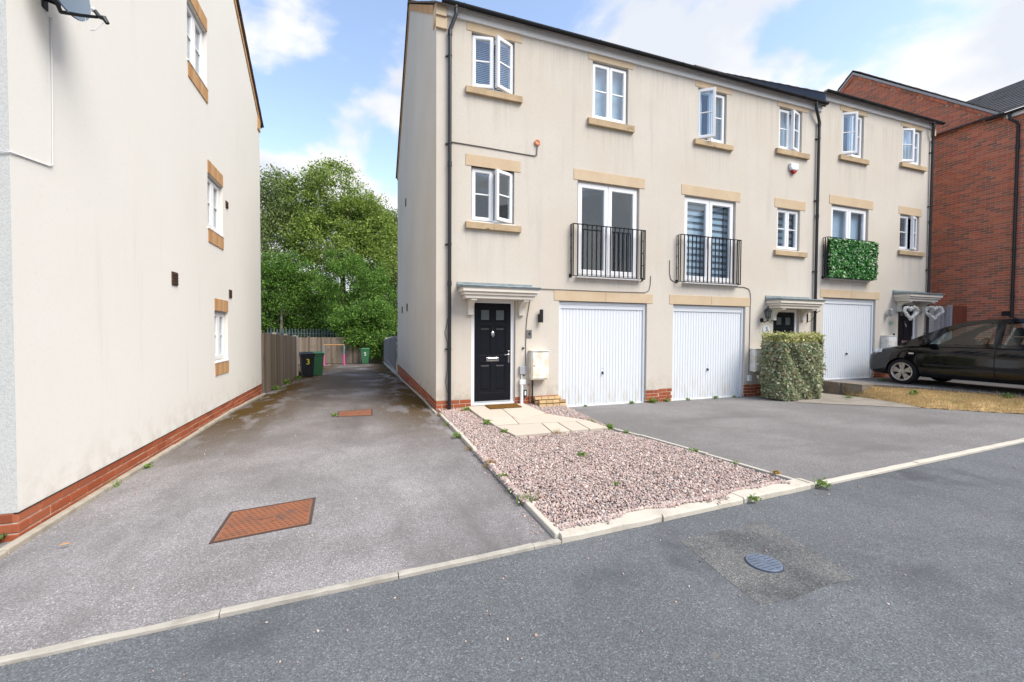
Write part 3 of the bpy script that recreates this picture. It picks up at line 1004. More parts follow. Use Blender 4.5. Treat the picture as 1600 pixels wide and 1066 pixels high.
def casement(parent, x0, x1, z0, z1, yf, left=0, right=0, blind=None, xform=None, sill_over=.02, single=False, bars=True):
    """a two-light casement in the plane y=yf facing -y; left/right: opening angle in degrees"""
    w, h = x1 - x0, z1 - z0
    T = xform or Matrix.Identity(4)
    made = []

    def B(mb, name, m, par, bevel=0):
        me, c = mb.mesh(name, m)
        o = bpy.data.objects.new(name, me)
        COL.objects.link(o)
        mw = T @ Matrix.Translation(c)
        pw = WLM.get(par, Matrix.Translation(WL[par]))
        o.parent = par
        o.matrix_basis = pw.inverted() @ mw
        WLM[o] = mw
        WL[o] = mw.to_translation()
        return o
    f = MB()
    fy = yf + .065
    ring(f, w - .006, h - .006, .045, fy, fy + .07, x0 + .003, z0 + .003)
    if not single:
        f.box(x0 + w / 2 - .028, x0 + w / 2 + .028, fy + .006, fy + .066, z0 + .04, z1 - .04)
    f.prism([(fy - .085, z0 - .028), (fy + .06, z0 - .028), (fy + .06, z0 + .001), (fy, z0 + .001), (fy - .085, z0 - .012)], 'yz', x0 - sill_over, x1 + sill_over)
    win = B(f, 'window', 'upvc', parent)
    if T is not None and xform is None:
        pass
    lights = [(x0 + .028, x0 + w / 2 - .004, left, -1), (x0 + w / 2 + .004, x1 - .028, right, 1)]
    if single:
        lights = [(x0 + .028, x1 - .028, left, -1)]
    for (a, b, ang_, side) in lights:
        sw, sh = b - a, h - .06
        s = MB()
        ring(s, sw, sh, .055, -.022, .045)
        if bars:
            s.box(.055, sw - .055, -.006, .02, sh * .52 - .012, sh * .52 + .012)
        p = MB().box(.055, sw - .055, .008, .014, .055, sh - .055)
        th = R(ang_)
        if side < 0:
            M = Matrix.Translation((a, fy + .0, z0 + .03)) @ Matrix.Rotation(-th, 4, 'Z')
        else:
            M = Matrix.Translation((b, fy + .0, z0 + .03)) @ Matrix.Rotation(th, 4, 'Z') @ Matrix.Translation((-sw, 0, 0))
        for mb_, nm, mt in ((s, 'sash', 'upvc'), (p, 'pane', 'window_glass')):
            me, c = mb_.mesh(nm, mt)
            o = bpy.data.objects.new(nm, me)
            COL.objects.link(o)
            mw = T @ M @ Matrix.Translation(c)
            o.parent = win
            o.matrix_basis = WLM[win].inverted() @ mw
            WLM[o] = mw
        if ang_ > 5:
            hx = (sw - .045) if side < 0 else .045
    if blind:
        kind = blind
        b = MB()
        yb = fy + .13
        ix0, ix1 = x0 + .04, x1 - .04
        if kind == 'slat':
            slats(b, ix0, ix1, z0 + h * .42, z1 - .04, yb, .035, .004, .5)
        elif kind == 'fullslat':
            slats(b, ix0, ix1, z0 + .05, z1 - .04, yb, .035, .004, .7)
        elif kind == 'zebra':
            z = z0 + .05
            while z < z1 - .05:
                b.box(ix0, ix1, yb, yb + .004, z, min(z + .10, z1 - .03)); z += .165
            b.box(ix0, ix1, yb + .02, yb + .024, z0 + .04, z1 - .03, 1)
        elif kind == 'roller':
            b.box(ix0, ix1, yb, yb + .004, z0 + .04, z1 - .03)
        elif kind == 'curtain':
            for (c0, c1) in ((ix0, ix0 + w * .27), (ix1 - w * .27, ix1)):
                n = 22
                vs = []
                for k in range(n + 1):
                    u = c0 + (c1 - c0) * k / n
                    d = .025 * math.sin(k * 1.9)
                    vs += [(u, yb + d, z0 + .03), (u, yb + d, z1 - .03)]
                b.add(vs, [(2 * k, 2 * k + 2, 2 * k + 3, 2 * k + 1) for k in range(n)])
        me, c = b.mesh('blind', ['blind_white', 'blind_grey'])
        o = bpy.data.objects.new('curtain' if kind == 'curtain' else 'blind', me)
        COL.objects.link(o)
        mw = T @ Matrix.Translation(c)
        o.parent = win
        o.matrix_basis = WLM[win].inverted() @ mw
    return win


WLM = {}


def french(parent, x0, x1, z0, z1, yf, blind=None):
    w, h = x1 - x0, z1 - z0
    fy = yf + .065
    f = MB()
    ring(f, w - .006, h - .006, .055, fy, fy + .07, x0 + .003, z0 + .003)
    f.box(x0 - .02, x1 + .02, yf - .07, fy + .02, z0 - .045, z0 - .001)
    win = f.build('french_window', 'upvc', parent)
    for (a, b) in ((x0 + .04, x0 + w / 2 - .003), (x0 + w / 2 + .003, x1 - .04)):
        s = MB()
        ring(s, b - a, h - .085, .085, fy - .022, fy + .045, a, z0 + .045)
        s.build('sash', 'upvc', win)
        MB().box(a + .085, b - .085, fy + .008, fy + .014, z0 + .13, z1 - .125).build('pane', 'window_glass', win)
    s = MB().box(x0 + w / 2 - .055, x0 + w / 2 - .03, fy - .036, fy - .022, z0 + h * .42, z0 + h * .54)
    s.box(x0 + w / 2 - .05, x0 + w / 2 - .036, fy - .065, fy - .036, z0 + h * .52, z0 + h * .535)
    s.build('handle', 'chrome', win)
    if blind:
        b = MB()
        yb = fy + .12
        if blind == 'zebra':
            z = z0 + .1
            b.box(x0 + .06, x1 - .06, yb + .02, yb + .024, z0 + .06, z1 - .06, 1)
            while z < z1 - .08:
                b.box(x0 + .06, x1 - .06, yb, yb + .004, z, z + .085); z += .15
        else:
            b.box(x0 + .06, x1 - .06, yb, yb + .004, z0 + .08, z1 - .06)
        b.build('blind', ['blind_white', 'blind_grey'], win)
    return win


def balcony(parent, x0, x1, z0, z1, yf, nb):
    d = .115
    y = yf - d
    b = MB()
    b.box(x0, x1, y - .02, y + .02, z1 - .012, z1)
    b.box(x0, x1, y - .016, y + .016, z0, z0 + .012)
    for x in (x0, x1):
        for z in (z0, z1 - .012):
            b.box(x - .006, x + .006, y + .02, yf, z, z + .012)
        b.box(x - .006, x + .006, yf - .008, yf - .001, z0 - .02, z1)
        b.box(x - .03, x + .03, yf - .012, yf - .001, z0 - .02, z0 + .05)
        for k in (.3, .55, .8):
            b.lathe([(.012, -.01), (.012, .0)], (x, yf - .012, z0 + (z1 - z0) * k), 'y', 6)
    r = b.build('balcony_railing', 'black_iron', parent)
    bm0 = MB().box(-.0095, .0095, -.008, .008, z0 + .012, z1 - .012)
    me, c = bm0.mesh('bar', 'black_iron')
    for k in range(nb):
        x = x0 + (x1 - x0) * k / (nb - 1)
        xx = min(max(x, x0 + .006), x1 - .006)
        inst('bar', me, (xx, y, c.z), r)
    for s in (.5,):
        for x in (x0, x1):
            inst('bar', me, (x, y + d * s, c.z), r)
    return r


def garage(parent, x0, x1, z0, z1, yf):
    fy = yf + .05
    f = MB()
    ring(f, x1 - x0 - .008, z1 - z0 - .01 + .05, .055, fy, fy + .09, x0 + .004, z0 - .05, ch=.004)
    f.box(x0 + .05, x1 - .05, fy + .012, fy + .07, z1 - .15, z1 - .05)
    fr = f.build('garage_door', 'garage_white', parent, bevel=.003)
    a, b = x0 + .064, x1 - .064
    zb, zt = z0 + .02, z1 - .155
    n = 27
    p = (b - a) / n
    yy = fy + .03
    vs = []
    for k in range(n):
        u = a + p * k
        vs += [(u, yy), (u + p * .74, yy), (u + p * .80, yy + .008), (u + p * .94, yy + .008)]
    vs.append((b, yy))
    V = [(q[0], q[1], zb) for q in vs] + [(q[0], q[1], zt) for q in vs]
    m = len(vs)
    d = MB().add(V, [(k, k + 1, k + 1 + m, k + m) for k in range(m - 1)])
    d.box(a, b, yy - .006, yy + .02, zb - .015, zb)
    d.box(a, b, yy - .004, yy + .02, zt, zt + .018)
    d.build('ribbed_panel', 'garage_white', fr)
    cx = (a + b) / 2
    hz_ = z0 + .70
    h = MB().lathe([(.02, 0), (.022, -.012), (.016, -.02)], (cx, yy, hz_), 'y', 14)
    h.box(cx - .008, cx + .008, yy - .045, yy - .018, hz_ - .045, hz_ + .016)
    h.build('handle', 'black_plastic', fr, bevel=.002)
    MB().lathe([(.008, 0), (.008, -.006)], (cx, yy, hz_ + .09), 'y', 10).build('lock', 'chrome', fr)
    return fr


def front_door(parent, x0, x1, z0, z1, yf, letter=True):
    fy = yf + .06
    f = MB()
    ring(f, x1 - x0 - .006, z1 - z0 - .006 + .06, .07, fy, fy + .075, x0 + .003, z0 - .06, ch=.004)
    f.box(x0 - .005, x1 + .005, fy - .04, fy + .06, z0 - .01, z0 + .028)
    fr = f.build('door_frame', 'upvc', parent, bevel=.003)
    a, b, c, d = x0 + .078, x1 - .078, z0 + .03, z1 - .078
    yy = fy + .015
    W, H = b - a, d - c
    D = MB().box(a, b, yy + .012, yy + .05, c, d)
    # rails and stiles stand proud of the recessed panels
    st = .105
    mid = W / 2
    pr = [(.0, .10), (.40, .475), (.77, .80), (.955, 1.0)]
    D.box(a, a + st, yy, yy + .012, c, d); D.box(b - st, b, yy, yy + .012, c, d)
    for (q, r_) in pr:
        D.box(a + st, b - st, yy + .0005, yy + .012, c + H * q, c + H * r_)
    D.box(a + mid - .04, a + mid + .04, yy + .001, yy + .012, c + H * .10, c + H * .40)
    D.box(a + mid - .04, a + mid + .04, yy + .001, yy + .012, c + H * .475, c + H * .955)
    # raised fields
    for (q, r_) in ((.13, .375), (.50, .745)):
        for (u0, u1) in ((a + st + .025, a + mid - .065), (a + mid + .065, b - st - .025)):
            zc0, zc1 = c + H * q, c + H * r_
            e = .022
            D.add([(u0, yy + .012, zc0), (u1, yy + .012, zc0), (u1, yy + .012, zc1), (u0, yy + .012, zc1),
                   (u0 + e, yy + .002, zc0 + e), (u1 - e, yy + .002, zc0 + e), (u1 - e, yy + .002, zc1 - e), (u0 + e, yy + .002, zc1 - e)],
                  [(4, 5, 6, 7), (0, 1, 5, 4), (1, 2, 6, 5), (2, 3, 7, 6), (3, 0, 4, 7)])
    dr = D.build('door', 'door_black', parent, bevel=.003)
    for (u0, u1) in ((a + st + .012, a + mid - .05), (a + mid + .05, b - st - .012)):
        g_ = MB()
        ring(g_, u1 - u0, H * .12, .018, yy + .002, yy + .0115, u0, c + H * .82, ch=.004)
        g_.build('glazing_frame', 'door_black', dr)
        MB().box(u0 + .02, u1 - .02, yy + .006, yy + .0115, c + H * .82 + .02, c + H * .94 - .02).build('pane', 'frosted', dr)
    k = MB().lathe([(.012, .0), (.028, -.008), (.03, -.014), (.012, -.02)], (a + mid, yy, c + H * .70), 'y', 14)
    k.tube([(a + mid - .022, yy - .02, c + H * .70), (a + mid - .02, yy - .025, c + H * .675), (a + mid, yy - .028, c + H * .66), (a + mid + .02, yy - .025, c + H * .675), (a + mid + .022, yy - .02, c + H * .70)], .006, 6)
    k.prism([(a + mid - .012, c + H * .715), (a + mid + .012, c + H * .715), (a + mid, c + H * .75)], 'xz', yy - .01, yy)
    k.build('knocker', 'chrome', dr)
    if letter:
        MB().box(a + mid - .13, a + mid + .13, yy - .012, yy, c + H * .415, c + H * .455).box(a + mid - .10, a + mid + .10, yy - .018, yy - .012, c + H * .422, c + H * .448).build('letterbox', 'chrome', dr, bevel=.004)
    h = MB().box(b - .055, b - .025, yy - .012, yy, c + H * .40, c + H * .52)
    h.tube([(b - .04, yy - .01, c + H * .485), (b - .04, yy - .05, c + H * .485), (b - .075, yy - .055, c + H * .483), (b - .14, yy - .05, c + H * .478)], .009, 8)
    h.build('handle', 'chrome', dr, bevel=.003)
    MB().box(a, b, yy - .02, yy - .0, c + .0, c + .03).build('weather_bar', 'grey_box', dr)
    return dr


def canopy(parent, x0, x1, z, yf):
    """z = top of the lead at the wall; front edge sits lower"""
    d = .43
    y = yf - d
    b = MB()
    steps = [(.0, .145, .02, .075), (.045, .095, .065, .09)]
    # three stepped mouldings, each smaller below
    for (ins, zt, zb) in ((0.015, z - .145, z - .205), (.05, z - .205, z - .26), (.085, z - .26, z - .325)):
        b.prism([(x0 + ins, y + ins), (x1 - ins, y + ins), (x1 - ins, yf - .001), (x0 + ins, yf - .001)], 'xy', zb + .001, zt)
    b.prism([(x0 + .004, y + .004), (x1 - .004, y + .004), (x1 - .004, yf - .001), (x0 + .004, yf - .001)], 'xy', z - .145 + .001, z - .13)
    c = b.build('canopy', 'canopy_paint', parent, bevel=.009, segs=3)
    l = MB()
    l.add([(x0 - .01, y - .01, z - .128), (x1 + .01, y - .01, z - .128), (x1 + .01, yf - .001, z - .128), (x0 - .01, yf - .001, z - .128),
           (x0 - .01, y - .01, z - .09), (x1 + .01, y - .01, z - .09), (x1 + .01, yf - .02, z - .055), (x0 - .01, yf - .02, z - .055)],
          [(0, 3, 2, 1), (4, 5, 6, 7), (0, 1, 5, 4), (1, 2, 6, 5), (2, 3, 7, 6), (3, 0, 4, 7)])
    l.box(x0 - .012, x1 - .01, yf - .02, yf - .002, z - .06, z)
    l.tube([(x0 - .008, y - .008, z - .1), (x1 + .008, y - .008, z - .1)], .014, 6)
    l.build('lead_roof', 'lead', c, bevel=.004)
    for bx in (x0 + .19, x1 - .30):
        prof = [(yf - .002, z - .62), (yf - .075, z - .62), (yf - .075, z - .52)]
        for k in range(9):
            a = k / 8 * math.pi / 2
            prof.append((yf - .075 - .25 * (1 - math.cos(a)), z - .52 + .16 * math.sin(a)))
        prof += [(yf - .325, z - .326), (yf - .002, z - .326)]
        MB().prism(prof, 'yz', bx, bx + .11).build('bracket', 'canopy_paint', c, bevel=.006)
    return c


def facade(mb, x0, x1, z0, z1, y, ops, depth=.16, mi=0):
    xs = sorted({x0, x1, *[o[0] for o in ops], *[o[1] for o in ops]})
    zs = sorted({z0, z1, *[max(z0, o[2]) for o in ops], *[min(z1, o[3]) for o in ops]})
    for i in range(len(xs) - 1):
        for j in range(len(zs) - 1):
            cx, cz = (xs[i] + xs[i + 1]) / 2, (zs[j] + zs[j + 1]) / 2
            if any(o[0] < cx < o[1] and o[2] < cz < o[3] for o in ops):
                continue
            mb.add([(xs[i], y, zs[j]), (xs[i + 1], y, zs[j]), (xs[i + 1], y, zs[j + 1]), (xs[i], y, zs[j + 1])], [(0, 1, 2, 3)], mi)
    for (a, b, c, d) in ops:
        c2 = max(c, z0)
        mb.add([(a, y, c2), (a, y + depth, c2), (a, y + depth, d), (a, y, d)], [(0, 1, 2, 3)], mi)
        mb.add([(b, y, c2), (b, y, d), (b, y + depth, d), (b, y + depth, c2)], [(0, 1, 2, 3)], mi)
        mb.add([(a, y, d), (a, y + depth, d), (b, y + depth, d), (b, y, d)], [(0, 1, 2, 3)], mi)
        if c >= z0:
            mb.add([(a, y, c), (b, y, c), (b, y + depth, c), (a, y + depth, c)], [(0, 1, 2, 3)], mi)


def lintel(parent, x0, x1, z0, z1, yf, joint=None):
    segs = [(x0, x1)] if joint is None else [(x0, joint - .003), (joint + .003, x1)]
    for (a, b) in segs:
        MB().box(a, b, yf - .009, yf + .05, z0, z1).build('lintel', 'sandstone', parent, bevel=.004)


def sill(parent, x0, x1, z0, z1, yf):
    MB().prism([(yf - .065, z0), (yf + .03, z0), (yf + .03, z1 - .002), (yf - .0, z1 - .002), (yf - .065, z1 - .014)], 'yz', x0, x1).build('sill', 'weathered_stone', parent, bevel=.004)


def gutter(parent, x0, x1, y, z, r=.056):
    g_ = MB()
    n = 10
    pro = [(y + r * math.cos(math.pi + math.pi * k / n), z + r * math.sin(math.pi + math.pi * k / n)) for k in range(n + 1)]
    pri = [(y + (r - .005) * math.cos(2 * math.pi - math.pi * k / n), z + (r - .005) * math.sin(2 * math.pi - math.pi * k / n)) for k in range(n + 1)]
    prof = pro + pri
    m = len(prof)
    vs = [(x0, p[0], p[1]) for p in prof] + [(x1, p[0], p[1]) for p in prof]
    g_.add(vs, [(k, (k + 1) % m, (k + 1) % m + m, k + m) for k in range(m)])
    for x in (x0, x1):
        g_.add([(x, p[0], p[1]) for p in pro], [tuple(range(len(pro)))])
    x = x0 + .4
    while x < x1:
        pts = [(x, y + (r + .006) * math.cos(math.pi + math.pi * k / 8), z + (r + .006) * math.sin(math.pi + math.pi * k / 8)) for k in range(9)]
        g_.tube(pts, .009, 5)
        x += .95
    return g_.build('gutter', 'black_plastic', parent, smooth=True)


def downpipe(parent, x, yf, ztop, zbot, outlet_x, gy, gz, r=.034, clips=(), flip=False):
    b = MB()
    yw = yf - .055
    b.tube([(outlet_x, gy, gz - .04), (outlet_x, gy, gz - .17), (outlet_x, gy + .002, gz - .20), (x, yw - .002, ztop + .03), (x, yw, ztop), (x, yw, (ztop + zbot) / 2), (x, yw, zbot)], r, 12)
    for z in (ztop - .02, ztop - 2.4, ztop - 4.6):
        if z > zbot + .3:
            b.lathe([(r + .007, -.05), (r + .007, .04)], (x, yw, z), 'z', 12)
    for z in clips:
        b.lathe([(r + .006, -.012), (r + .006, .012)], (x, yw, z), 'z', 12)
        b.box(x - .075, x + .01, yf - .03, yf - .004, z - .012, z + .012)
    return b.build('downpipe', 'black_plastic', parent, smooth=True)


def tiled_slope(mb, x0, x1, ye, ze, yr, zr, tw=.30, gauge=.32, axis='x'):
    """courses of flat tiles from eave (ye,ze) to ridge (yr,zr)"""
    L = math.hypot(yr - ye, zr - ze)
    n = max(1, int(L / gauge))
    uy, uz = (yr - ye) / L, (zr - ze) / L
    sgn = 1 if uy > 0 else -1
    ny, nz = -uz * sgn, abs(uy)
    cols = max(1, round((x1 - x0) / tw))
    w = (x1 - x0) / cols
    for i in range(n + 1):
        s0, s1 = i * L / (n + 1), min(L, (i + 1) * L / (n + 1) + .06)
        for k in range(cols):
            a = x0 + k * w + .002; b = x0 + (k + 1) * w - .002
            h = .028 + random.uniform(-.002, .003)
            q = []
            for (s, hh) in ((s0, h), (s1, .008), (s1, -.006), (s0, h - .016)):
                q.append((ye + uy * s + ny * hh, ze + uz * s + nz * hh))
            if axis == 'x':
                vs = [(a, p[0], p[1]) for p in q] + [(b, p[0], p[1]) for p in q]
            else:
                vs = [(p[0], a, p[1]) for p in q] + [(p[0], b, p[1]) for p in q]
            mb.add(vs, [(0, 1, 2, 3), (7, 6, 5, 4), (0, 4, 5, 1), (1, 5, 6, 2), (2, 6, 7, 3), (3, 7, 4, 0)])


# ------------------------------------------------------------------ the terrace
def terrace(label, x0, x1, dz, ops, pl_top, ground, left_open, right_open, roof_x, gy1=(0, 0)):
    root = thing('terraced_house', label, 'house', ((x0 + x1) / 2, YF + 4, ground), 'three-storey terraced houses in one row')
    zt = 7.44 + dz
    w = MB()
    facade(w, x0, x1, pl_top, zt, YF, ops)
    ridge = (12.4, 10.70 + dz)
    back = 16.95
    gable = [(YF, pl_top), (back, pl_top), (back, zt), (ridge[0], ridge[1]), (YF, zt)]
    for xx, op in ((x0, left_open), (x1, right_open)):
        if op:
            w.add([(xx, p[0], p[1]) for p in gable], [(0, 1, 2, 3, 4)])
    MB().add([(x0, back + .001, pl_top), (x1, back + .001, pl_top), (x1, back + .001, zt), (x0, back + .001, zt)], [(0, 1, 2, 3)]).build('rear_wall', 'cream_render', root)
    w.build('wall', 'cream_render', root, recalc=False)
    # plinth backing
    p = MB()
    base = -.9
    segs = []
    cur = x0 + .006 if left_open else x0
    lowops = sorted([o for o in ops if o[2] < pl_top])
    for o in lowops:
        segs.append((cur, o[0])); cur = o[1]
    segs.append((cur, x1 - .006 if right_open else x1))
    for (a, b) in segs:
        p = MB()
        p.add([(a, YF + .006, base), (b, YF + .006, base), (b, YF + .006, pl_top), (a, YF + .006, pl_top)], [(0, 1, 2, 3)])
        for xx in (a, b):
            if any(abs(xx - q) < 1e-6 for o in lowops for q in (o[0], o[1])):
                p.add([(xx, YF + .006, base), (xx, YF + .16, base), (xx, YF + .16, pl_top), (xx, YF + .006, pl_top)], [(0, 1, 2, 3)])
        if left_open and a == segs[0][0]:
            p.add([(a, YF + .006, base), (a, back, base), (a, back, pl_top), (a, YF + .006, pl_top)], [(0, 1, 2, 3)])
        if right_open and b == segs[-1][1]:
            p.add([(b, YF + .006, base), (b, back, base), (b, back, pl_top), (b, YF + .006, pl_top)], [(0, 1, 2, 3)])
        p.build('plinth', 'mortar', root, recalc=False)
    for (a, b) in segs:
        brick_courses(root, 'x', YF, a, b, pl_top - .004, ground - .02, -1)
    # interior: floors and back wall so that the rooms read dark behind the glass
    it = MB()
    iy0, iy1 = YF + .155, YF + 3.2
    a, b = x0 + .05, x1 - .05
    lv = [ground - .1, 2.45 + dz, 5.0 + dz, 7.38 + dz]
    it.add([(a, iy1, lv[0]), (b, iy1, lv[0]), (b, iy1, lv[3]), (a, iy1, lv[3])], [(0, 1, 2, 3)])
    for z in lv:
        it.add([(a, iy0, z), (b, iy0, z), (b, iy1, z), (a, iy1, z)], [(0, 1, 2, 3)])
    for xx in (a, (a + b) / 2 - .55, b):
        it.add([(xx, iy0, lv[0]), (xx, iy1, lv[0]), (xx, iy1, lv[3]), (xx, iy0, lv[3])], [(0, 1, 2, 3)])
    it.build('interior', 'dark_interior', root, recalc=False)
    # roof
    r = MB()
    rx0, rx1 = roof_x
    ye, ze = YF - .14, zt - .075
    tiled_slope(r, rx0, rx1, ye, ze, ridge[0], ridge[1] + .06, gauge=.34)
    tiled_slope(r, rx0, rx1, back + .2, ze + .06, ridge[0], ridge[1] + .06, gauge=.34)
    x = rx0
    while x < rx1 - .05:
        e = min(rx1, x + .44)
        pts = [(x, 0, 0)]
        pro = [(ridge[0] + .13 * math.cos(math.pi * k / 6), ridge[1] + .05 + .08 * math.sin(math.pi * k / 6)) for k in range(7)]
        r.prism(pro, 'yz', x + .003, e - .003)
        x += .44
    r.build('roof', 'roof_tile', root)
    f = MB()
    f.box(x0 + (.16 if left_open else 0), x1 - (.12 if right_open else 0), YF - .045, YF - .001, 7.285 + dz, zt + .0)
    f.box(x0 + (.16 if left_open else 0), x1 - (.12 if right_open else 0), YF - .15, YF - .045, zt + .0, zt + .012)
    f.build('fascia', 'fascia_white', root)
    return root


OPS1 = [(1.94, 2.805, 6.10, 7.12), (1.94, 2.81, 3.59, 4.62), (4.53, 5.41, 5.96, 7.15), (4.20, 5.73, 2.66, 4.64), (3.80, 5.97, -.09, 2.125), (1.95, 2.85, .06, 2.12)]
H1 = terrace('cream rendered terraced house at the left end of the row, with side wall and doormat', 1.28, 6.32, 0, OPS1, .185, -.02, True, False, (1.215, 6.32))
OPS2 = [(7.305, 8.16, 5.96, 7.14), (9.87, 10.68, 6.13, 7.17), (6.955, 8.50, 2.66, 4.64), (9.865, 10.675, 3.60, 4.65), (6.68, 8.865, -.09, 2.125), (9.80, 10.72, .06, 2.10)]
H2 = terrace('cream rendered middle terraced house, behind the clipped variegated hedge', 6.32, 11.35, 0, OPS2, .205, -.02, False, False, (6.32, 11.33))
OPS3 = [(12.19, 13.07, 6.31, 7.475), (14.77, 15.65, 6.47, 7.49), (11.84, 13.355, 2.97, 4.95), (14.75, 15.655, 3.94, 4.965), (11.60, 13.76, .22, 2.44), (14.78, 15.70, .36, 2.42)]
H3 = terrace('cream rendered terraced house at the right end, with leafy balcony and heart wreaths', 11.35, 16.22, .33, OPS3, .505, .20, False, True, (11.31, 16.30))

# side plinth bricks of the first house (ground falls away to the back)
brick_courses(H1, 'y', 1.28, YF + .01, 16.95, .181, lambda y: alley_z(y) - .02, -1)
# windows
casement(H1, *OPS1[0], YF, left=10, right=24, blind='fullslat')
casement(H1, *OPS1[1], YF, left=0, right=22)
casement(H1, *OPS1[2], YF, blind='roller')
casement(H2, *OPS2[0], YF, left=38, right=0, blind='curtain')
casement(H2, *OPS2[1], YF, left=0, right=16, blind='roller')
casement(H2, *OPS2[3], YF, blind='zebra')
casement(H3, *OPS3[0], YF, left=31, right=0, blind='curtain')
casement(H3, *OPS3[1], YF, left=18, right=0, blind='roller')
casement(H3, *OPS3[3], YF, left=0, right=17)
french(H1, *OPS1[3], YF)
french(H2, *OPS2[2], YF, 'zebra')
french(H3, *OPS3[2], YF, 'roller')
balcony(H1, 4.05, 5.815, 2.635, 3.705, YF, 17)
balcony(H2, 6.76, 8.56, 2.635, 3.705, YF, 17)
balcony(H3, 11.55, 13.42, 2.955, 4.03, YF, 17)
garage(H1, *OPS1[4], YF); garage(H2, *OPS2[4], YF); garage(H3, *OPS3[4], YF)
front_door(H1, *OPS1[5], YF); front_door(H2, *OPS2[5], YF); front_door(H3, *OPS3[5], YF)
canopy(H1, 1.68, 3.20, 2.42, YF); canopy(H2, 9.52, 11.06, 2.42, YF); canopy(H3, 14.50, 16.06, 2.74, YF)
for H, x, d in ((H1, 0, 0),):
    lintel(H, 1.84, 2.95, 7.125, 7.28, YF); lintel(H, 1.83, 2.94, 4.62, 4.835, YF); lintel(H, 4.43, 5.53, 7.155, 7.28, YF)
    lintel(H, 4.11, 5.865, 4.64, 4.86, YF); lintel(H, 3.685, 6.115, 2.128, 2.335, YF, 4.90)
    sill(H, 1.825, 2.95, 5.955, 6.085, YF); sill(H, 1.83, 2.94, 3.435, 3.57, YF); sill(H, 4.415, 5.545, 5.80, 5.945, YF)
lintel(H2, 7.21, 8.305, 7.145, 7.28, YF); lintel(H2, 9.785, 10.9, 7.175, 7.285, YF); lintel(H2, 6.865, 8.63, 4.645, 4.875, YF)
lintel(H2, 9.765, 10.855, 4.655, 4.885, YF); lintel(H2, 6.57, 9.01, 2.13, 2.345, YF, 7.79)
sill(H2, 7.19, 8.33, 5.815, 5.945, YF); sill(H2, 9.75, 10.9, 5.975, 6.115, YF); sill(H2, 9.76, 10.89, 3.45, 3.585, YF)
lintel(H3, 12.085, 13.2, 7.48, 7.612, YF); lintel(H3, 14.68, 15.71, 7.492, 7.612, YF); lintel(H3, 11.75, 13.53, 4.955, 5.19, YF)
lintel(H3, 14.675, 15.74, 4.97, 5.195, YF); lintel(H3, 11.48, 13.905, 2.445, 2.655, YF, 12.71)
sill(H3, 12.075, 13.225, 6.15, 6.29, YF); sill(H3, 14.655, 15.835, 6.31, 6.445, YF); sill(H3, 14.67, 15.86, 3.785, 3.92, YF)
GY, GZ = YF - .115, 7.475
gutter(H1, 1.36, 6.32, GY, GZ); gutter(H2, 6.322, 11.42, GY, GZ); gutter(H3, 11.36, 16.45, GY, GZ + .33)
downpipe(H1, 1.52, YF, 6.98, .02, 1.62, GY, GZ, clips=(6.55, 4.95, 3.1, 1.15))
downpipe(H2, 11.225, YF, 6.95, -.02, 11.02, GY, GZ, clips=(6.55, 4.95, 3.1, 1.3))
downpipe(H3, 16.08, YF, 7.25, .2, 15.98, GY, GZ + .33, clips=(6.9, 5.3, 3.4, 1.5))
# orange kneelers and verge courses
k = MB()
k.box(1.262, 1.47, YF - .045, YF - .001, 7.02, 7.22)
k.box(1.262, 1.455, YF - .075, YF - .001, 7.224, 7.44)
k.box(1.255, 1.2795, YF - .04, YF + .28, 7.16, 7.44)
k.build('kneeler', 'sandstone', H1, bevel=.005)
k = MB()
k.box(16.10, 16.245, YF - .05, YF - .001, 7.42, 7.70)
k.build('kneeler', 'sandstone', H3, bevel=.005)
MB().box(11.352, 11.47, YF - .045, YF - .001, 7.50, 7.77).build('kneeler', 'sandstone', H3, bevel=.005)
v = MB()
for s in range(40):
    for (ya, za, yb, zb) in ((YF + .2, 7.44 + .10, 12.4, 10.70), (16.95, 7.44, 12.4, 10.70)):
        t0, t1 = s / 40 + .001, (s + 1) / 40 - .002
        p0 = (ya + (yb - ya) * t0, za + (zb - za) * t0); p1 = (ya + (yb - ya) * t1, za + (zb - za) * t1)
        v.prism([(p0[0], p0[1] - .14), (p1[0], p1[1] - .14), (p1[0], p1[1] + .03), (p0[0], p0[1] + .03)], 'yz', 1.255, 1.279)
v.build('verge_course', 'buff_brick', H1)
# stepped roof junction between houses two and three
MB().prism([(YF - .13, 7.35), (12.4, 10.74), (12.4, 11.09), (YF - .13, 7.70)], 'yz', 11.334, 11.349).build('step_flashing', 'slate_flashing', H3)
# side-wall vents of the first house
for (y, z) in ((13.6, 5.5), (14.9, 2.2), (13.2, 2.2)):
    MB().box(1.262, 1.2795, y - .1, y + .1, z - .11, z + .11).build('air_vent', 'vent_brown', H1)

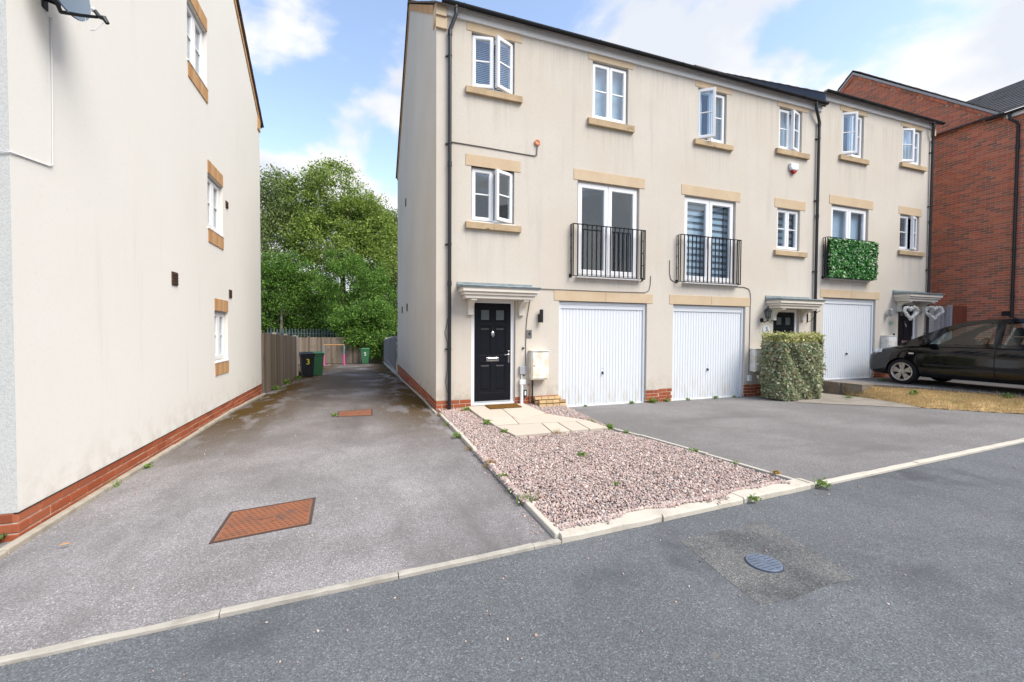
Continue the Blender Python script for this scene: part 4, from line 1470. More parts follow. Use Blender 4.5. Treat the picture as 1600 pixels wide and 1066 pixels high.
# ------------------------------------------------------------------ white house on the left
XL = -2.30
LH = thing('detached_house', 'tall white rendered house on the left with blank gable side and brick plinth', 'house', (-7, 7.7, 0))
w = MB()
LOPS = [(7.14, 7.92, 5.28, 6.15), (7.89, 8.64, 3.12, 3.97), (8.15, 8.86, .965, 1.81)]
zt, ztop = 6.45, 9.02
fz = MB(); facade(fz, 3.93, 11.5, .2, zt, 0, LOPS, depth=.16)
for q, v_ in zip(fz.f, range(len(fz.f))):
    pass
w.add([(XL - p[1], p[0], p[2]) for p in fz.v], fz.f)
w.add([(XL, 3.93, zt), (XL, 11.5, zt), (XL, 7.715, ztop)], [(0, 1, 2)])
w.add([(-12, 3.93, .2), (-12, 11.5, .2), (-12, 11.5, zt), (-12, 7.715, ztop), (-12, 3.93, zt)], [(0, 1, 2, 3, 4)])
w.add([(-12, 11.5, .2), (XL, 11.5, .2), (XL, 11.5, zt), (-12, 11.5, zt)], [(0, 1, 2, 3)])
w.build('wall', 'white_render', LH)
MB().add([(-12, 3.93, .2), (XL, 3.93, .2), (XL, 3.93, zt), (-12, 3.93, zt)], [(0, 1, 2, 3)]).build('front_wall', 'pebble_dash', LH)
p = MB()
p.add([(XL - .006, 3.936, -.9), (XL - .006, 11.48, -.9), (XL - .006, 11.48, .2), (XL - .006, 3.936, .2)], [(0, 1, 2, 3)])
p.add([(-12, 3.936, -.9), (XL - .006, 3.936, -.9), (XL - .006, 3.936, .2), (-12, 3.936, .2)], [(0, 1, 2, 3)])
p.add([(-12, 11.48, -.9), (XL - .02, 11.48, -.9), (XL - .02, 11.48, .2), (-12, 11.48, .2)], [(0, 1, 2, 3)])
p.build('plinth', 'mortar', LH)
brick_courses(LH, 'y', XL, 3.93, 11.5, .196, lambda y: alley_z(y) - .02, 1)
brick_courses(LH, 'x', 3.93, -4.2, XL - .03, .196, .0, -1)
MB().box(XL - .02, XL + .006, 3.925, 11.5, .194, .2).build('render_shade_line', 'black_plastic', LH)  # black strip stands in for the shade line under the render's edge
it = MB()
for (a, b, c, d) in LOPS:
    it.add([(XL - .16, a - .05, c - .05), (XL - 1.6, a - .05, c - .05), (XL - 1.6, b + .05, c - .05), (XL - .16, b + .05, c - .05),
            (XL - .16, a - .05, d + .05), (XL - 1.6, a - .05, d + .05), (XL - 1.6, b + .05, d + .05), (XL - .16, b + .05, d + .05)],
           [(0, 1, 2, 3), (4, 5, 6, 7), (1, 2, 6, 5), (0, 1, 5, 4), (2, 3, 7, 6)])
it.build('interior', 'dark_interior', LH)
# wall facing +x: local x -> world y, local y(depth) -> world -x
TW = Matrix(((0, -1, 0, XL), (1, 0, 0, 0), (0, 0, 1, 0), (0, 0, 0, 1)))
for (a, b, c, d), bl in zip(LOPS, ('slat', None, 'roller')):
    casement(LH, a, b, c, d, 0, blind=bl, xform=TW)
    for (za, zb) in ((d, d + .20), (c - .235, c - .028)):
        s = MB()
        n = 11 if za == d else 10
        y0_, y1_ = a - .0, b + .0
        for k in range(n):
            p0 = y0_ + (y1_ - y0_) * k / n; p1 = y0_ + (y1_ - y0_) * (k + 1) / n
            s.box(XL - .03, XL + .012 + random.uniform(0, .003), p0 + .004, p1 - .004, za + .002, zb)
        s.build('soldier_course', 'buff_brick', LH)
r = MB()
tiled_slope(r, -12.1, XL + .06, 3.72, zt - .08, 7.715, ztop + .12, gauge=.34)
tiled_slope(r, -12.1, XL + .06, 11.7, zt - .08, 7.715, ztop + .12, gauge=.34)
r.build('roof', 'roof_tile', LH)
v = MB()
for s in range(34):
    for (ya, yb) in ((3.93, 7.715), (11.5, 7.715)):
        t0, t1 = s / 34 + .001, (s + 1) / 34 - .002
        p0 = (ya + (yb - ya) * t0, zt + (ztop - zt) * t0); p1 = (ya + (yb - ya) * t1, zt + (ztop - zt) * t1)
        v.prism([(p0[0], p0[1] - .09), (p1[0], p1[1] - .09), (p1[0], p1[1] + .02), (p0[0], p0[1] + .02)], 'yz', XL + .001, XL + .02)
v.box(XL + .001, XL + .022, 11.28, 11.52, zt - .28, zt - .02)
v.build('verge_course', 'buff_brick', LH)
gl = MB()
gl.tube([(XL + .02, 11.68, zt - .05), (-12, 11.68, zt - .05)], .055, 8)
gl.build('gutter', 'black_plastic', LH)
for (y, z, s) in ((6.6, 2.15, .085), (9.02, 2.15, .075), (8.86, 3.73, .06)):
    b = MB().box(XL + .001, XL + .014, y - s, y + s, z - s, z + s)
    for q in range(4):
        b.box(XL + .014, XL + .022, y - s * .85, y + s * .85, z - s * .8 + q * s * .45, z - s * .8 + q * s * .45 + s * .22)
    b.build('air_vent', 'vent_brown', LH)

# satellite dish
DP = Vector((XL, 4.30, 3.98))
D = thing('satellite_dish', 'grey satellite dish on the white gable wall, cropped by the top edge', 'satellite dish', DP)
b = MB()
b.box(XL + .001, XL + .012, 4.27, 4.33, 3.95, 4.07)
b.tube([(XL + .016, 4.30, 4.03), (XL + .09, 4.29, 4.0), (XL + .12, 4.28, 4.06), (XL + .12, 4.27, 4.2)], .018, 8)
b.box(XL + .09, XL + .12, 4.25, 4.29, 4.07, 4.17)
b.build('wall_bracket', 'black_iron', D, bevel=.004)
nrm_ = Vector((.90, -.24, .20)).normalized()
ux = Vector((0, 0, 1)).cross(nrm_).normalized()
uy_ = nrm_.cross(ux)
cen = Vector((XL + .135, 4.205, 4.135))
b = MB()
rings, seg = 7, 28
vs = []
for sgn in (0, 1):
    for i in range(rings + 1):
        rr = i / rings
        for kx in range(seg):
            a = 2 * math.pi * kx / seg
            q = cen + ux * (.20 * rr * math.cos(a)) + uy_ * (.285 * rr * math.sin(a)) + nrm_ * (.05 * rr * rr - .012 * sgn)
            vs.append(q)
fs = []
off = (rings + 1) * seg
for sgn in (0, 1):
    for i in range(rings):
        for kx in range(seg):
            q = (i * seg + kx, i * seg + (kx + 1) % seg, (i + 1) * seg + (kx + 1) % seg, (i + 1) * seg + kx)
            fs.append(tuple(x + off * sgn for x in (q if sgn == 0 else q[::-1])))
for kx in range(seg):
    a, c = rings * seg + kx, rings * seg + (kx + 1) % seg
    fs.append((a, c, c + off, a + off))
b.add(vs, fs)
b.build('reflector', 'dish_grey', D, smooth=True)
foot = Vector((XL + .16, 4.181, 3.885))
tip = Vector((-1.885, 4.09, 3.848))
b = MB()
b.tube([(XL + .10, 4.25, 4.0), foot, foot.lerp(tip, .55) + Vector((0, 0, -.004)), tip], [.016, .014, .012, .011], 8)
b.build('arm', 'black_iron', D)
b = MB()
b.tube([tip + Vector((-.015, .01, .05)), tip + Vector((.012, .01, .012)), tip + Vector((.035, .02, .015)), tip + Vector((.055, .02, -.02))], [.014, .016, .02, .014], 10)
b.build('receiver', 'black_plastic', D)
MB().lathe([(.015, -.015), (.018, 0), (.014, .008)], tip + Vector((-.018, .01, .055)), 'x', 12).build('receiver_cap', 'alarm_white', D)
b = MB()
pp = [foot.lerp(tip, .68), foot.lerp(tip, .70) + Vector((0, 0, -.06)), foot.lerp(tip, .82) + Vector((0, 0, -.105)), foot.lerp(tip, .95) + Vector((0, 0, -.10)), tip + Vector((.03, .02, -.02))]
b.tube(pp, .003, 6)
b.build('lead_loop', 'cable_white', D)
b = MB()
b.tube([(XL + .01, 4.36, 3.93), (XL + .008, 4.36, 3.4), (XL + .008, 4.345, 2.78), (XL + .008, 4.30, 2.76)], .006, 6)
b.tube([(XL + .006, 4.30, 2.76), (XL + .006, 4.0, 2.725), (XL + .008, 3.92, 2.715), (XL - .05, 3.915, 2.71), (XL - .8, 3.918, 2.66)], .0055, 6)
tag(b.build('aerial_cable', 'cable_white'), 'thin white aerial cable running down the white gable wall from the dish', 'cable')

# ------------------------------------------------------------------ red brick house on the right
XR = 18.2
RH = thing('brick_house', 'red brick house on the right behind the black car', 'house', (22, 8, .2))
EY, EZ, PY_, PZ = 7.16, 8.05, 11.3, 11.62
FY = 2 * PY_ - EY
w = MB()
w.add([(XR, -4, -.9), (XR, EY, -.9), (XR, EY, EZ - .05), (XR, -4, EZ - .05)], [(0, 1, 2, 3)])
w.add([(XR, EY, -.9), (XR, FY, -.9), (XR, FY, EZ), (XR, PY_, PZ), (XR, EY, EZ)], [(0, 1, 2, 3, 4)])
w.add([(XR, FY, -.9), (30, FY, -.9), (30, FY, EZ), (XR, FY, EZ)], [(0, 1, 2, 3)])
w.add([(XR, -4, -.9), (30, -4, -.9), (30, -4, EZ), (XR, -4, EZ)], [(0, 1, 2, 3)])
w.build('wall', 'wall_mortar', RH)
WBR = brick_mesh('brick', .213, .03, .063, 'wall_red_brick', .004)
allb = []
row = 0
z = .25
while z < PZ - .15:
    y = 5.9 - (.1125 if row % 2 else 0)
    while y < FY:
        c = y + .1075
        lim = EZ - .1 if c < EY else EZ + (PZ - EZ) * (1 - abs(c - PY_) / (PY_ - EY)) - .08
        if z < lim and c < FY - .1:
            allb.append((c, z))
        y += .225
    z += .075
    row += 1
show = [q for q in allb if q[1] > 2.0 and q[1] < 7.9 and q[0] < 9.3]
show.sort(key=lambda q: q[0] + abs(q[1] - 4.3) * .06)
single = set(show[:300])
for (c, z) in show[:300]:
    inst('brick', WBR, (XR + .009 + random.uniform(-.002, .002), c, z), RH, (0, 0, math.pi / 2))
mb = MB()
for (c, z) in allb:
    if (c, z) in single:
        continue
    pr = XR - .006 + random.uniform(-.002, .002)
    y0_, y1_, z0_, z1_ = c - .1065, c + .1065, z - .0315, z + .0315
    mb.add([(XR, y0_, z0_), (XR, y1_, z0_), (XR, y1_, z1_), (XR, y0_, z1_), (pr, y0_, z0_), (pr, y1_, z0_), (pr, y1_, z1_), (pr, y0_, z1_)],
           [(4, 7, 6, 5), (0, 4, 5, 1), (1, 5, 6, 2), (2, 6, 7, 3), (3, 7, 4, 0)])
o = mb.build('brickwork', 'wall_red_brick_mass', RH, recalc=False)
o['kind'] = 'stuff'
# verge: projecting brick band, pale verge and tiles
v = MB()
for (ya, yb) in ((EY, PY_), (FY, PY_)):
    n = 26
    for s in range(n):
        t0, t1 = s / n + .001, (s + 1) / n - .001
        p0 = (ya + (yb - ya) * t0, EZ + (PZ - EZ) * t0); p1 = (ya + (yb - ya) * t1, EZ + (PZ - EZ) * t1)
        v.prism([(p0[0], p0[1] - .12), (p1[0], p1[1] - .12), (p1[0], p1[1] - .02), (p0[0], p0[1] - .02)], 'yz', XR - .045, XR - .001)
v.build('verge_band', 'wall_red_brick_mass', RH)
v = MB()
for (ya, yb) in ((EY - .18, PY_), (FY + .18, PY_)):
    za = EZ - .15
    v.prism([(ya, za + .0), (yb, PZ + .0), (yb, PZ + .085), (ya, za + .085)], 'yz', XR - .08, XR + .05)
v.build('verge', 'concrete_post', RH)
r = MB()
tiled_slope(r, XR - .09, 30, EY - .2, EZ - .08, PY_, PZ + .15, gauge=.34)
tiled_slope(r, XR - .09, 30, FY + .2, EZ - .08, PY_, PZ + .15, gauge=.34)
r.build('gable_roof', 'roof_tile', RH)
# wing roof: eave along the wall, ridge parallel to it; the nearest tiles are single pieces
r = MB()
tiled_slope(r, -4, 10.2, XR - .16, EZ + .03, 22.0, 10.45, tw=.33, gauge=.30, axis='y')
r2 = MB()
cnt = 0
V, F = r.v, r.f
near = []
rest = MB()
for t in range(len(V) // 8):
    vs = V[t * 8:(t + 1) * 8]
    if vs[0][1] > 5.6 and cnt < 300 and vs[0][0] > XR - .3:
        near.append(vs); cnt += 1
    else:
        rest.add(vs, [(0, 1, 2, 3), (7, 6, 5, 4), (0, 4, 5, 1), (1, 5, 6, 2), (2, 6, 7, 3), (3, 7, 4, 0)])
wr = rest.build('wing_roof', 'slate_tile', RH)
for vs in near:
    MB().add(vs, [(0, 1, 2, 3), (7, 6, 5, 4), (0, 4, 5, 1), (1, 5, 6, 2), (2, 6, 7, 3), (3, 7, 4, 0)]).build('roof_tile', 'slate_tile_single', wr)
MB().box(XR - .10, XR - .001, -4, EY - .12, EZ - .14, EZ + .02).build('fascia', 'fascia_white', RH)
gl = MB()
n = 8
pro = [(XR - .17 + .058 * math.cos(math.pi + math.pi * k_ / n), EZ + .0 + .058 * math.sin(math.pi + math.pi * k_ / n)) for k_ in range(n + 1)]
gl.prism(pro, 'xz', -4, EY + .28)
gl.build('gutter', 'black_plastic', RH)
b = MB()
b.tube([(XR - .17, 6.95, EZ - .04), (XR - .17, 6.93, EZ - .22), (XR - .10, 6.82, EZ - .34), (XR - .06, 6.80, EZ - .42), (XR - .06, 6.80, 4), (XR - .06, 6.80, .2)], .036, 10)
for z in (7.0, 5.6, 4.0, 2.6):
    b.lathe([(.044, -.05), (.044, .05)], (XR - .06, 6.80, z), 'z', 10)
b.build('downpipe', 'black_plastic', RH, smooth=True)
b = MB().box(XR - .045, XR - .02, 6.86, 7.02, 2.03, 2.17)
for q in range(4):
    b.box(XR - .055, XR - .045, 6.87, 7.01, 2.05 + q * .03, 2.065 + q * .03)
b.build('air_vent', 'black_plastic', RH)

# ------------------------------------------------------------------ houses across the road (seen mirrored in the panes)
def far_house(x0, x1, label, wallm):
    h = thing('facing_house', label, 'house', ((x0 + x1) / 2, -20, 0), 'houses across the road behind the viewer')
    ops = []
    for c in (.22, .5, .78):
        xx = x0 + (x1 - x0) * c
        ops += [(xx - .6, xx + .6, 3.4, 4.5)] + ([(xx - .6, xx + .6, .9, 2.1)] if c != .5 else [(xx - .45, xx + .45, 0, 2.1)])
    w = MB()
    f_ = MB(); facade(f_, x0, x1, -.5, 5.2, 0, ops)
    w.add([(p[0], -15 - p[1], p[2]) for p in f_.v], f_.f)
    for xx in (x0, x1):
        w.add([(xx, -15, -.5), (xx, -24, -.5), (xx, -24, 5.2), (xx, -19.5, 8.2), (xx, -15, 5.2)], [(0, 1, 2, 3, 4)])
    w.build('wall', wallm, h)
    for o in ops:
        if o[2] > 0:
            g_ = MB(); g_.box(o[0], o[1], -15.12, -15.08, o[2], o[3])
            q = g_.build('window', 'upvc', h)
            for s in (0, 1):
                mx_ = (o[0] + o[1]) / 2
                a = o[0] + .06 if s == 0 else mx_ + .03
                bb = mx_ - .03 if s == 0 else o[1] - .06
                MB().box(a, bb, -15.08, -15.07, o[2] + .06, o[3] - .06).build('pane', 'frosted', q)
        else:
            MB().box(o[0], o[1], -15.12, -15.08, o[2], o[3]).build('door', 'door_black', h)
    r = MB()
    tiled_slope(r, x0 - .1, x1 + .1, -14.7, 5.1, -19.5, 8.35, tw=.6, gauge=.5)
    tiled_slope(r, x0 - .1, x1 + .1, -24.3, 5.1, -19.5, 8.35, tw=.6, gauge=.5)
    r.build('roof', 'slate_tile', h)


far_house(-3, 6.5, 'red brick house with dark roof, mirrored in the left balcony window', 'red_brick')
far_house(9, 18, 'red brick house with dark roof, mirrored in the right-hand panes', 'red_brick')

# ------------------------------------------------------------------ fences
def board_fence(label, a, b, zf, hgt, m, post_m, bw=.115, name='board_fence', posts=2.0, group=None, lean=.0, gravel=True):
    A, B = Vector((a[0], a[1], 0)), Vector((b[0], b[1], 0))
    L = (B - A).length
    d = (B - A) / L
    root = thing(name, label, 'fence', (A.x, A.y, zf(A)), group)
    yaw_ = math.atan2(d.y, d.x)
    n = int(L / bw)
    me, _ = MB().add([(-bw / 2 - .008, -.004, 0), (bw / 2, -.014, 0), (bw / 2, .004, 0), (-bw / 2 - .008, .004, 0),
                      (-bw / 2 - .008, -.004, 1), (bw / 2, -.014, 1), (bw / 2, .004, 1), (-bw / 2 - .008, .004, 1)],
                     [(0, 3, 2, 1), (4, 5, 6, 7), (0, 1, 5, 4), (1, 2, 6, 5), (2, 3, 7, 6), (3, 0, 4, 7)]).mesh('board', m, center=False)
    for i in range(n):
        p = A + d * (bw * (i + .5))
        h = hgt + random.uniform(-.015, .015)
        gg = .12 if gravel else .02
        inst('board', me, (p.x, p.y, zf(p) + gg), root, (0, random.uniform(-.006, .006), yaw_), (1, 1, h - gg))
    gb = MB()
    k = max(1, round(L / 2.0))
    for s in range(k):
        p, q = A + d * (L * s / k), A + d * (L * (s + 1) / k)
        z0, z1 = zf(p), zf(q)
        nx = Vector((-d.y, d.x, 0)) * .018
        gb.add([(p.x - nx.x, p.y - nx.y, z0 - .2), (q.x - nx.x, q.y - nx.y, z1 - .2), (q.x + nx.x, q.y + nx.y, z1 - .2), (p.x + nx.x, p.y + nx.y, z0 - .2),
                (p.x - nx.x, p.y - nx.y, z0 + .12), (q.x - nx.x, q.y - nx.y, z1 + .12), (q.x + nx.x, q.y + nx.y, z1 + .12), (p.x + nx.x, p.y + nx.y, z0 + .12)],
               [(0, 3, 2, 1), (4, 5, 6, 7), (0, 1, 5, 4), (1, 2, 6, 5), (2, 3, 7, 6), (3, 0, 4, 7)])
    if gravel:
        gb.build('gravel_board', 'concrete_post', root)
    np_ = max(1, round(L / posts))
    pm, _ = MB().box(-.045, .045, .02, .11, 0, 1).mesh('post', post_m, center=False)
    for i in range(np_ + 1):
        p = A + d * (L * i / np_)
        inst('post', pm, (p.x, p.y, zf(p) - .3), root, (0, 0, yaw_), (1, 1, hgt + .36))
    return root


azf = lambda p: alley_z(p.y)
board_fence('weathered brown board fence continuing back from the white house corner', (-2.28, 11.52), (-2.28, 17.0), azf, 1.50, 'fence_wood', 'pale_post', gravel=False)
board_fence('short return of board fence turning away behind the black bin', (-2.28, 17.05), (-7.5, 17.15), azf, 1.48, 'fence_wood', 'pale_post')
board_fence('brown board fence closing the far end of the side drive', (-5.5, 28.6), (1.4, 28.6), azf, 1.66, 'fence_wood', 'fence_wood', gravel=False)
board_fence('grey board fence running back from the cream house rear corner', (1.24, 28.4), (1.24, 17.02), azf, 1.52, 'grey_fence_wood', 'concrete_post')
MB().box(-2.34, -2.24, 17.02, 17.12, alley_z(17) - .2, 1.27).build('fence_post', 'pale_post')
tag(bpy.data.objects['fence_post'], 'pale timber corner post where the left fence turns behind the bins', 'post')
pf = thing('palisade_fence', 'dark steel palisade fence with pointed pales behind the far board fence', 'fence', (-4, 33, -.7))
pm, _ = MB().prism([(-.034, -.7), (.034, -.7), (.034, 1.42), (0.0, 1.56), (-.034, 1.42)], 'xz', -.006, .006).mesh('pale', 'palisade_steel', center=False)
for i in range(26):
    inst('pale', pm, (-6.2 + i * .19, 33, .06), pf)
rl = MB()
rl.box(-6.4, -1.3, 33.01, 33.05, -.25, -.2).box(-6.4, -1.3, 33.01, 33.05, 1.2, 1.25)
rl.build('rail', 'palisade_steel', pf).name = 'rail'
# the rails are two pieces: split them
o = bpy.data.objects['rail']; bpy.data.objects.remove(o)
for z in (-.2, 1.22):
    MB().box(-6.4, -1.3, 33.01, 33.05, z, z + .05).build('rail', 'palisade_steel', pf)

# gate and panel at the right-hand end of the terrace
gt = thing('side_gate', 'weathered grey board gate beside the right-hand cream house', 'gate', (16.8, 8.0, .22))
me, _ = MB().box(-.058, .058, -.01, .01, 0, 1).mesh('board', 'grey_fence_wood', center=False)
for i in range(9):
    inst('board', me, (16.31 + i * .121, 7.86, .28), gt, (0, random.uniform(-.006, .006), 0), (1, 1, 2.02 + random.uniform(-.03, .03)))
for z in (.6, 1.9):
    MB().box(16.24, 17.32, 7.872, 7.91, z, z + .09).build('rail', 'grey_fence_wood', gt)
MB().box(17.34, 17.45, 7.82, 7.93, .1, 2.38).build('gate_post', 'concrete_post', bevel=.008)
tag(bpy.data.objects['gate_post'], 'pale grey post between the grey gate and red-stained panel', 'post')
pn = thing('timber_fence', 'red-brown stained timber panel against the brick house', 'fence', (17.8, 7.9, .22))
for i in range(6):
    MB().box(17.455 + i * .122, 17.575 + i * .122, 7.80 + .004 * (i % 2), 7.83, .25, 2.36).build('board', 'red_stain_wood', pn)

# ------------------------------------------------------------------ bins, hurdle
def wheelie(label, m, loc, rz, num=None, numcol=None, s=1.0, lid='bin_black'):
    r = thing('wheelie_bin', label, 'bin', (0, 0, 0))
    w0, d0, w1, d1, h = .19, .22, .25, .29, .92
    b = MB()
    n = 4
    def rr(w, d, z): return [(-w, -d, z), (w, -d, z), (w, d, z), (-w, d, z)]
    levels = [rr(w0, d0, .02), rr(w0 + .03, d0 + .035, .5), rr(w1 - .012, d1 - .012, h - .09), rr(w1, d1, h - .085), rr(w1, d1, h)]
    vs = [v for l in levels for v in l]
    fs = [(i * 4 + k, i * 4 + (k + 1) % 4, (i + 1) * 4 + (k + 1) % 4, (i + 1) * 4 + k) for i in range(4) for k in range(4)] + [(3, 2, 1, 0), (16, 17, 18, 19)]
    b.add(vs, fs)
    b.build('body', m, r, bevel=.018)
    l = MB()
    l.add([(-w1 - .015, -d1 - .03, h + .004), (w1 + .015, -d1 - .03, h + .004), (w1 + .015, d1 + .03, h + .004), (-w1 - .015, d1 + .03, h + .004),
           (-w1 - .015, -d1 - .03, h + .03), (w1 + .015, -d1 - .03, h + .03), (w1 + .015, d1 + .03, h + .05), (-w1 - .015, d1 + .03, h + .05),
           (-w1 + .06, -d1 + .05, h + .07), (w1 - .06, -d1 + .05, h + .07), (w1 - .06, d1 - .05, h + .085), (-w1 + .06, d1 - .05, h + .085)],
          [(0, 3, 2, 1), (0, 1, 5, 4), (1, 2, 6, 5), (2, 3, 7, 6), (3, 0, 4, 7), (4, 5, 9, 8), (5, 6, 10, 9), (6, 7, 11, 10), (7, 4, 8, 11), (8, 9, 10, 11)])
    l.build('lid', lid, r, bevel=.012)
    MB().tube([(-.2, d1 + .0, h - .02), (-.2, d1 + .09, h), (.2, d1 + .09, h), (.2, d1 + .0, h - .02)], .014, 8).build('handle', m, r)
    for sx in (-1, 1):
        wv = MB().lathe([(.03, -.022), (.10, -.022), (.105, 0), (.10, .022), (.03, .022)], (sx * (w0 + .045), d0 + .02, .105), 'x', 18)
        wv.build('wheel', 'tyre', r)
    if num:
        text_mesh('number', num, .30, numcol, (0, -(d0 + .035) - .037, .62), (math.pi / 2 - .11, 0, 0), r, .004)
    r.location = loc; r.rotation_euler = (0, 0, rz); r.scale = (s, s, s)
    return r


wheelie('black wheelie bin with a yellow number 3 on its front, by the left fence', 'bin_black', (-1.98, 17.35, alley_z(17.35)), R(14), '3', 'paint_yellow', .93)
wheelie('green wheelie bin standing close behind the black one', 'bin_green', (-1.72, 18.1, alley_z(18.1)), R(14), None, None, .93, 'bin_green')
wheelie('green wheelie bin with a white 5, alone against the far fence', 'bin_green', (.14, 27.6, alley_z(27.6)), R(-4), '5', 'paint_white', .98, 'bin_green')

HU = thing('hurdle', 'toy jumping hurdle with pink foam legs and an orange bar', 'hurdle', (-1.6, 26.4, alley_z(26.4)))
hy, hz0 = 26.4, alley_z(26.4)
for x in (-2.13, -1.05):
    MB().tube([(x, hy, hz0 + .03), (x, hy, hz0 + .62)], .05, 10).build('foam_sleeve', 'foam_pink', HU)
    MB().tube([(x, hy, hz0 + .62), (x, hy, hz0 + 1.17)], .036, 10).build('upright', 'foam_blue', HU)
    MB().tube([(x + .04, hy - .25, hz0 + .035), (x, hy, hz0 + .035), (x + .04, hy + .25, hz0 + .035)], .036, 8).build('foot', 'foam_pink', HU)
MB().tube([(-2.15, hy, hz0 + 1.185), (-1.03, hy, hz0 + 1.185)], .028, 8).build('bar', 'pole_orange', HU)

# ------------------------------------------------------------------ trees
def tree(label, base, env, n_clump, per, leaf, lm, clump_r, trunk_r, bark, name='tree', droop=0., squash=.7, group=None, hollow=.45, limbs=26):
    """env: list of (cx,cy,cz,rx,ry,rz,weight)"""
    r = thing(name, label, 'tree', base, group)
    W = np.array([e[6] for e in env], float); W /= W.sum()
    which = RNG.choice(len(env), n_clump, p=W)
    E_ = np.array([e[:6] for e in env])[which]
    d = RNG.normal(size=(n_clump, 3)); d /= np.linalg.norm(d, axis=1)[:, None]
    rad = RNG.uniform(hollow, 1.05, n_clump) ** .6
    C = E_[:, :3] + d * E_[:, 3:6] * rad[:, None]
    b = MB()
    top = max(e[2] for e in env)
    B0 = Vector(base)
    cx = sum(e[0] * e[6] for e in env) / sum(e[6] for e in env)
    cy = sum(e[1] * e[6] for e in env) / sum(e[6] for e in env)
    tp = [B0 + Vector((0, 0, -.3)), B0.lerp(Vector((cx, cy, top)), .3) + Vector((.1, 0, 0)), B0.lerp(Vector((cx, cy, top)), .65) + Vector((-.12, .1, 0)), Vector((cx, cy, top))]
    b.tube(tp, [trunk_r * 1.15, trunk_r * .8, trunk_r * .5, trunk_r * .12], 8)
    for i in RNG.choice(n_clump, min(limbs, n_clump), replace=False):
        c = Vector(C[i])
        t = random.uniform(.25, .9)
        s = tp[1].lerp(tp[3], t) if t > .3 else tp[0].lerp(tp[1], .8)
        m_ = s.lerp(c, .55) + Vector((random.uniform(-.2, .2), random.uniform(-.2, .2), random.uniform(.0, .35)))
        rr = trunk_r * .3 * (1.1 - t * .7)
        b.tube([s, m_, c], [rr, rr * .6, rr * .15], 5)
    b.build('trunk', bark, r, recalc=False)
    k = RNG.poisson(per, n_clump)
    cen = np.repeat(C, k, 0)
    crr = np.repeat(RNG.uniform(.6, 1.25, n_clump) * clump_r, k)
    off = RNG.normal(size=(len(cen), 3)) * np.array([.5, .5, .5 * squash])
    P = cen + off * crr[:, None]
    if droop:
        P[:, 2] -= np.abs(RNG.normal(0, droop, len(P)))
    leaves('crown', P, leaf * RNG.uniform(.6, 1.35, len(P)), lm, r, up_bias=.35, aspect=.55, droop=.8 if droop else .2)
    return r


tree('tall loose birch with drooping pale foliage, left of the taller tree', (-8.2, 38.5, -.8), [(-8.0, 38.3, 11.4, 1.7, 1.6, 3.0, 1.1), (-6.3, 38, 12.2, 1.2, 1.4, 2.5, .8), (-7.2, 38, 8.5, 2.6, 2, 2.6, 1.2), (-4.7, 38.4, 10.2, 1.2, 1.3, 1.6, .5)],
     250, 80, .19, 'leaf_birch', .75, .2, 'birch_bark', 'birch_tree', droop=.5, hollow=.25)
tree('tallest broad green tree rising centrally beyond the far fence', (-1.6, 38.5, -.8), [(-2.3, 38, 12.9, 2.1, 2, 2.5, 1.1), (-.5, 38, 10.4, 2.1, 2.2, 2.4, 1.1), (-2.6, 37.5, 8.4, 2.9, 2.6, 2.8, 1.4), (-3.6, 38, 10.6, 1.5, 1.6, 1.6, .4), (.9, 37.6, 7.4, 2.0, 2, 2.2, .8), (1.2, 38, 9.6, 1.7, 1.8, 1.8, .7), (-4.3, 37.8, 8.8, 1.8, 1.8, 2.2, .6), (-4.9, 38.2, 12.2, 1.3, 1.3, 1.8, .45), (.6, 38, 11.6, 1.5, 1.6, 1.5, .5)],
     700, 95, .18, 'leaf_tree', .72, .3, 'bark', 'broadleaf_tree', hollow=.4)
tree('thin sparse tree showing at the cream house wall, right of the tallest tree', (3.0, 41, -.8), [(2.9, 40.5, 11.2, 1.5, 1.4, 1.6, 1), (3.2, 40, 8.2, 2.2, 2, 2.4, 1.2)],
     190, 80, .18, 'leaf_birch', .62, .14, 'birch_bark', 'birch_tree', droop=.3, hollow=.2)
tree('bright leafy bush spreading over the left end of the far fence', (-5.6, 32.6, -.8), [(-6.4, 34.3, 3.6, 2.3, 1.0, 3.0, 1), (-4.0, 34.4, 3.3, 1.9, 1.0, 2.6, .9), (-5.2, 34.6, 5.6, 2.0, 1.0, 1.6, .6)],
     330, 120, .135, 'leaf_bush', .62, .12, 'bark', 'hazel_bush', hollow=.3, limbs=20)
tree('dense green bush hanging over the far fence above the lone green bin', (-.4, 31.0, -.8), [(-1.2, 32, 4.4, 1.9, 1.4, 2.9, 1), (.7, 31, 3.6, 1.5, 1.5, 2.6, 1), (-.5, 29.2, 1.9, 1.5, 1.0, 1.15, .8), (1.0, 29.0, 2.4, 1.0, 1.0, 1.3, .5), (.9, 28.2, .55, .55, .45, .8, .22), (-.35, 28.6, 1.0, .7, .5, .6, .2)],
     430, 120, .125, 'leaf_bush', .5, .12, 'bark', 'hazel_bush', hollow=.3, limbs=24)
wp = []
for i in range(46000):
    x = random.uniform(-26, 12)
    wp.append((x, 46 + random.uniform(-2, 2) + 1.2 * math.sin(x * .9), -.8 + (7.4 + 1.3 * math.sin(x * .55) + .8 * math.sin(x * 1.7)) * random.random() ** .8))
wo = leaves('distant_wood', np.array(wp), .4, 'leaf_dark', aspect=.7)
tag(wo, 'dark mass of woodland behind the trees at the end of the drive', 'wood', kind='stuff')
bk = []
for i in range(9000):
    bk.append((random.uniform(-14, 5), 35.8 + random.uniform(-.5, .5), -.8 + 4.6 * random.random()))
tag(leaves('undergrowth', np.array(bk), .26, 'leaf_dark', aspect=.7), 'shady undergrowth behind the palisade fence', 'undergrowth', kind='stuff')

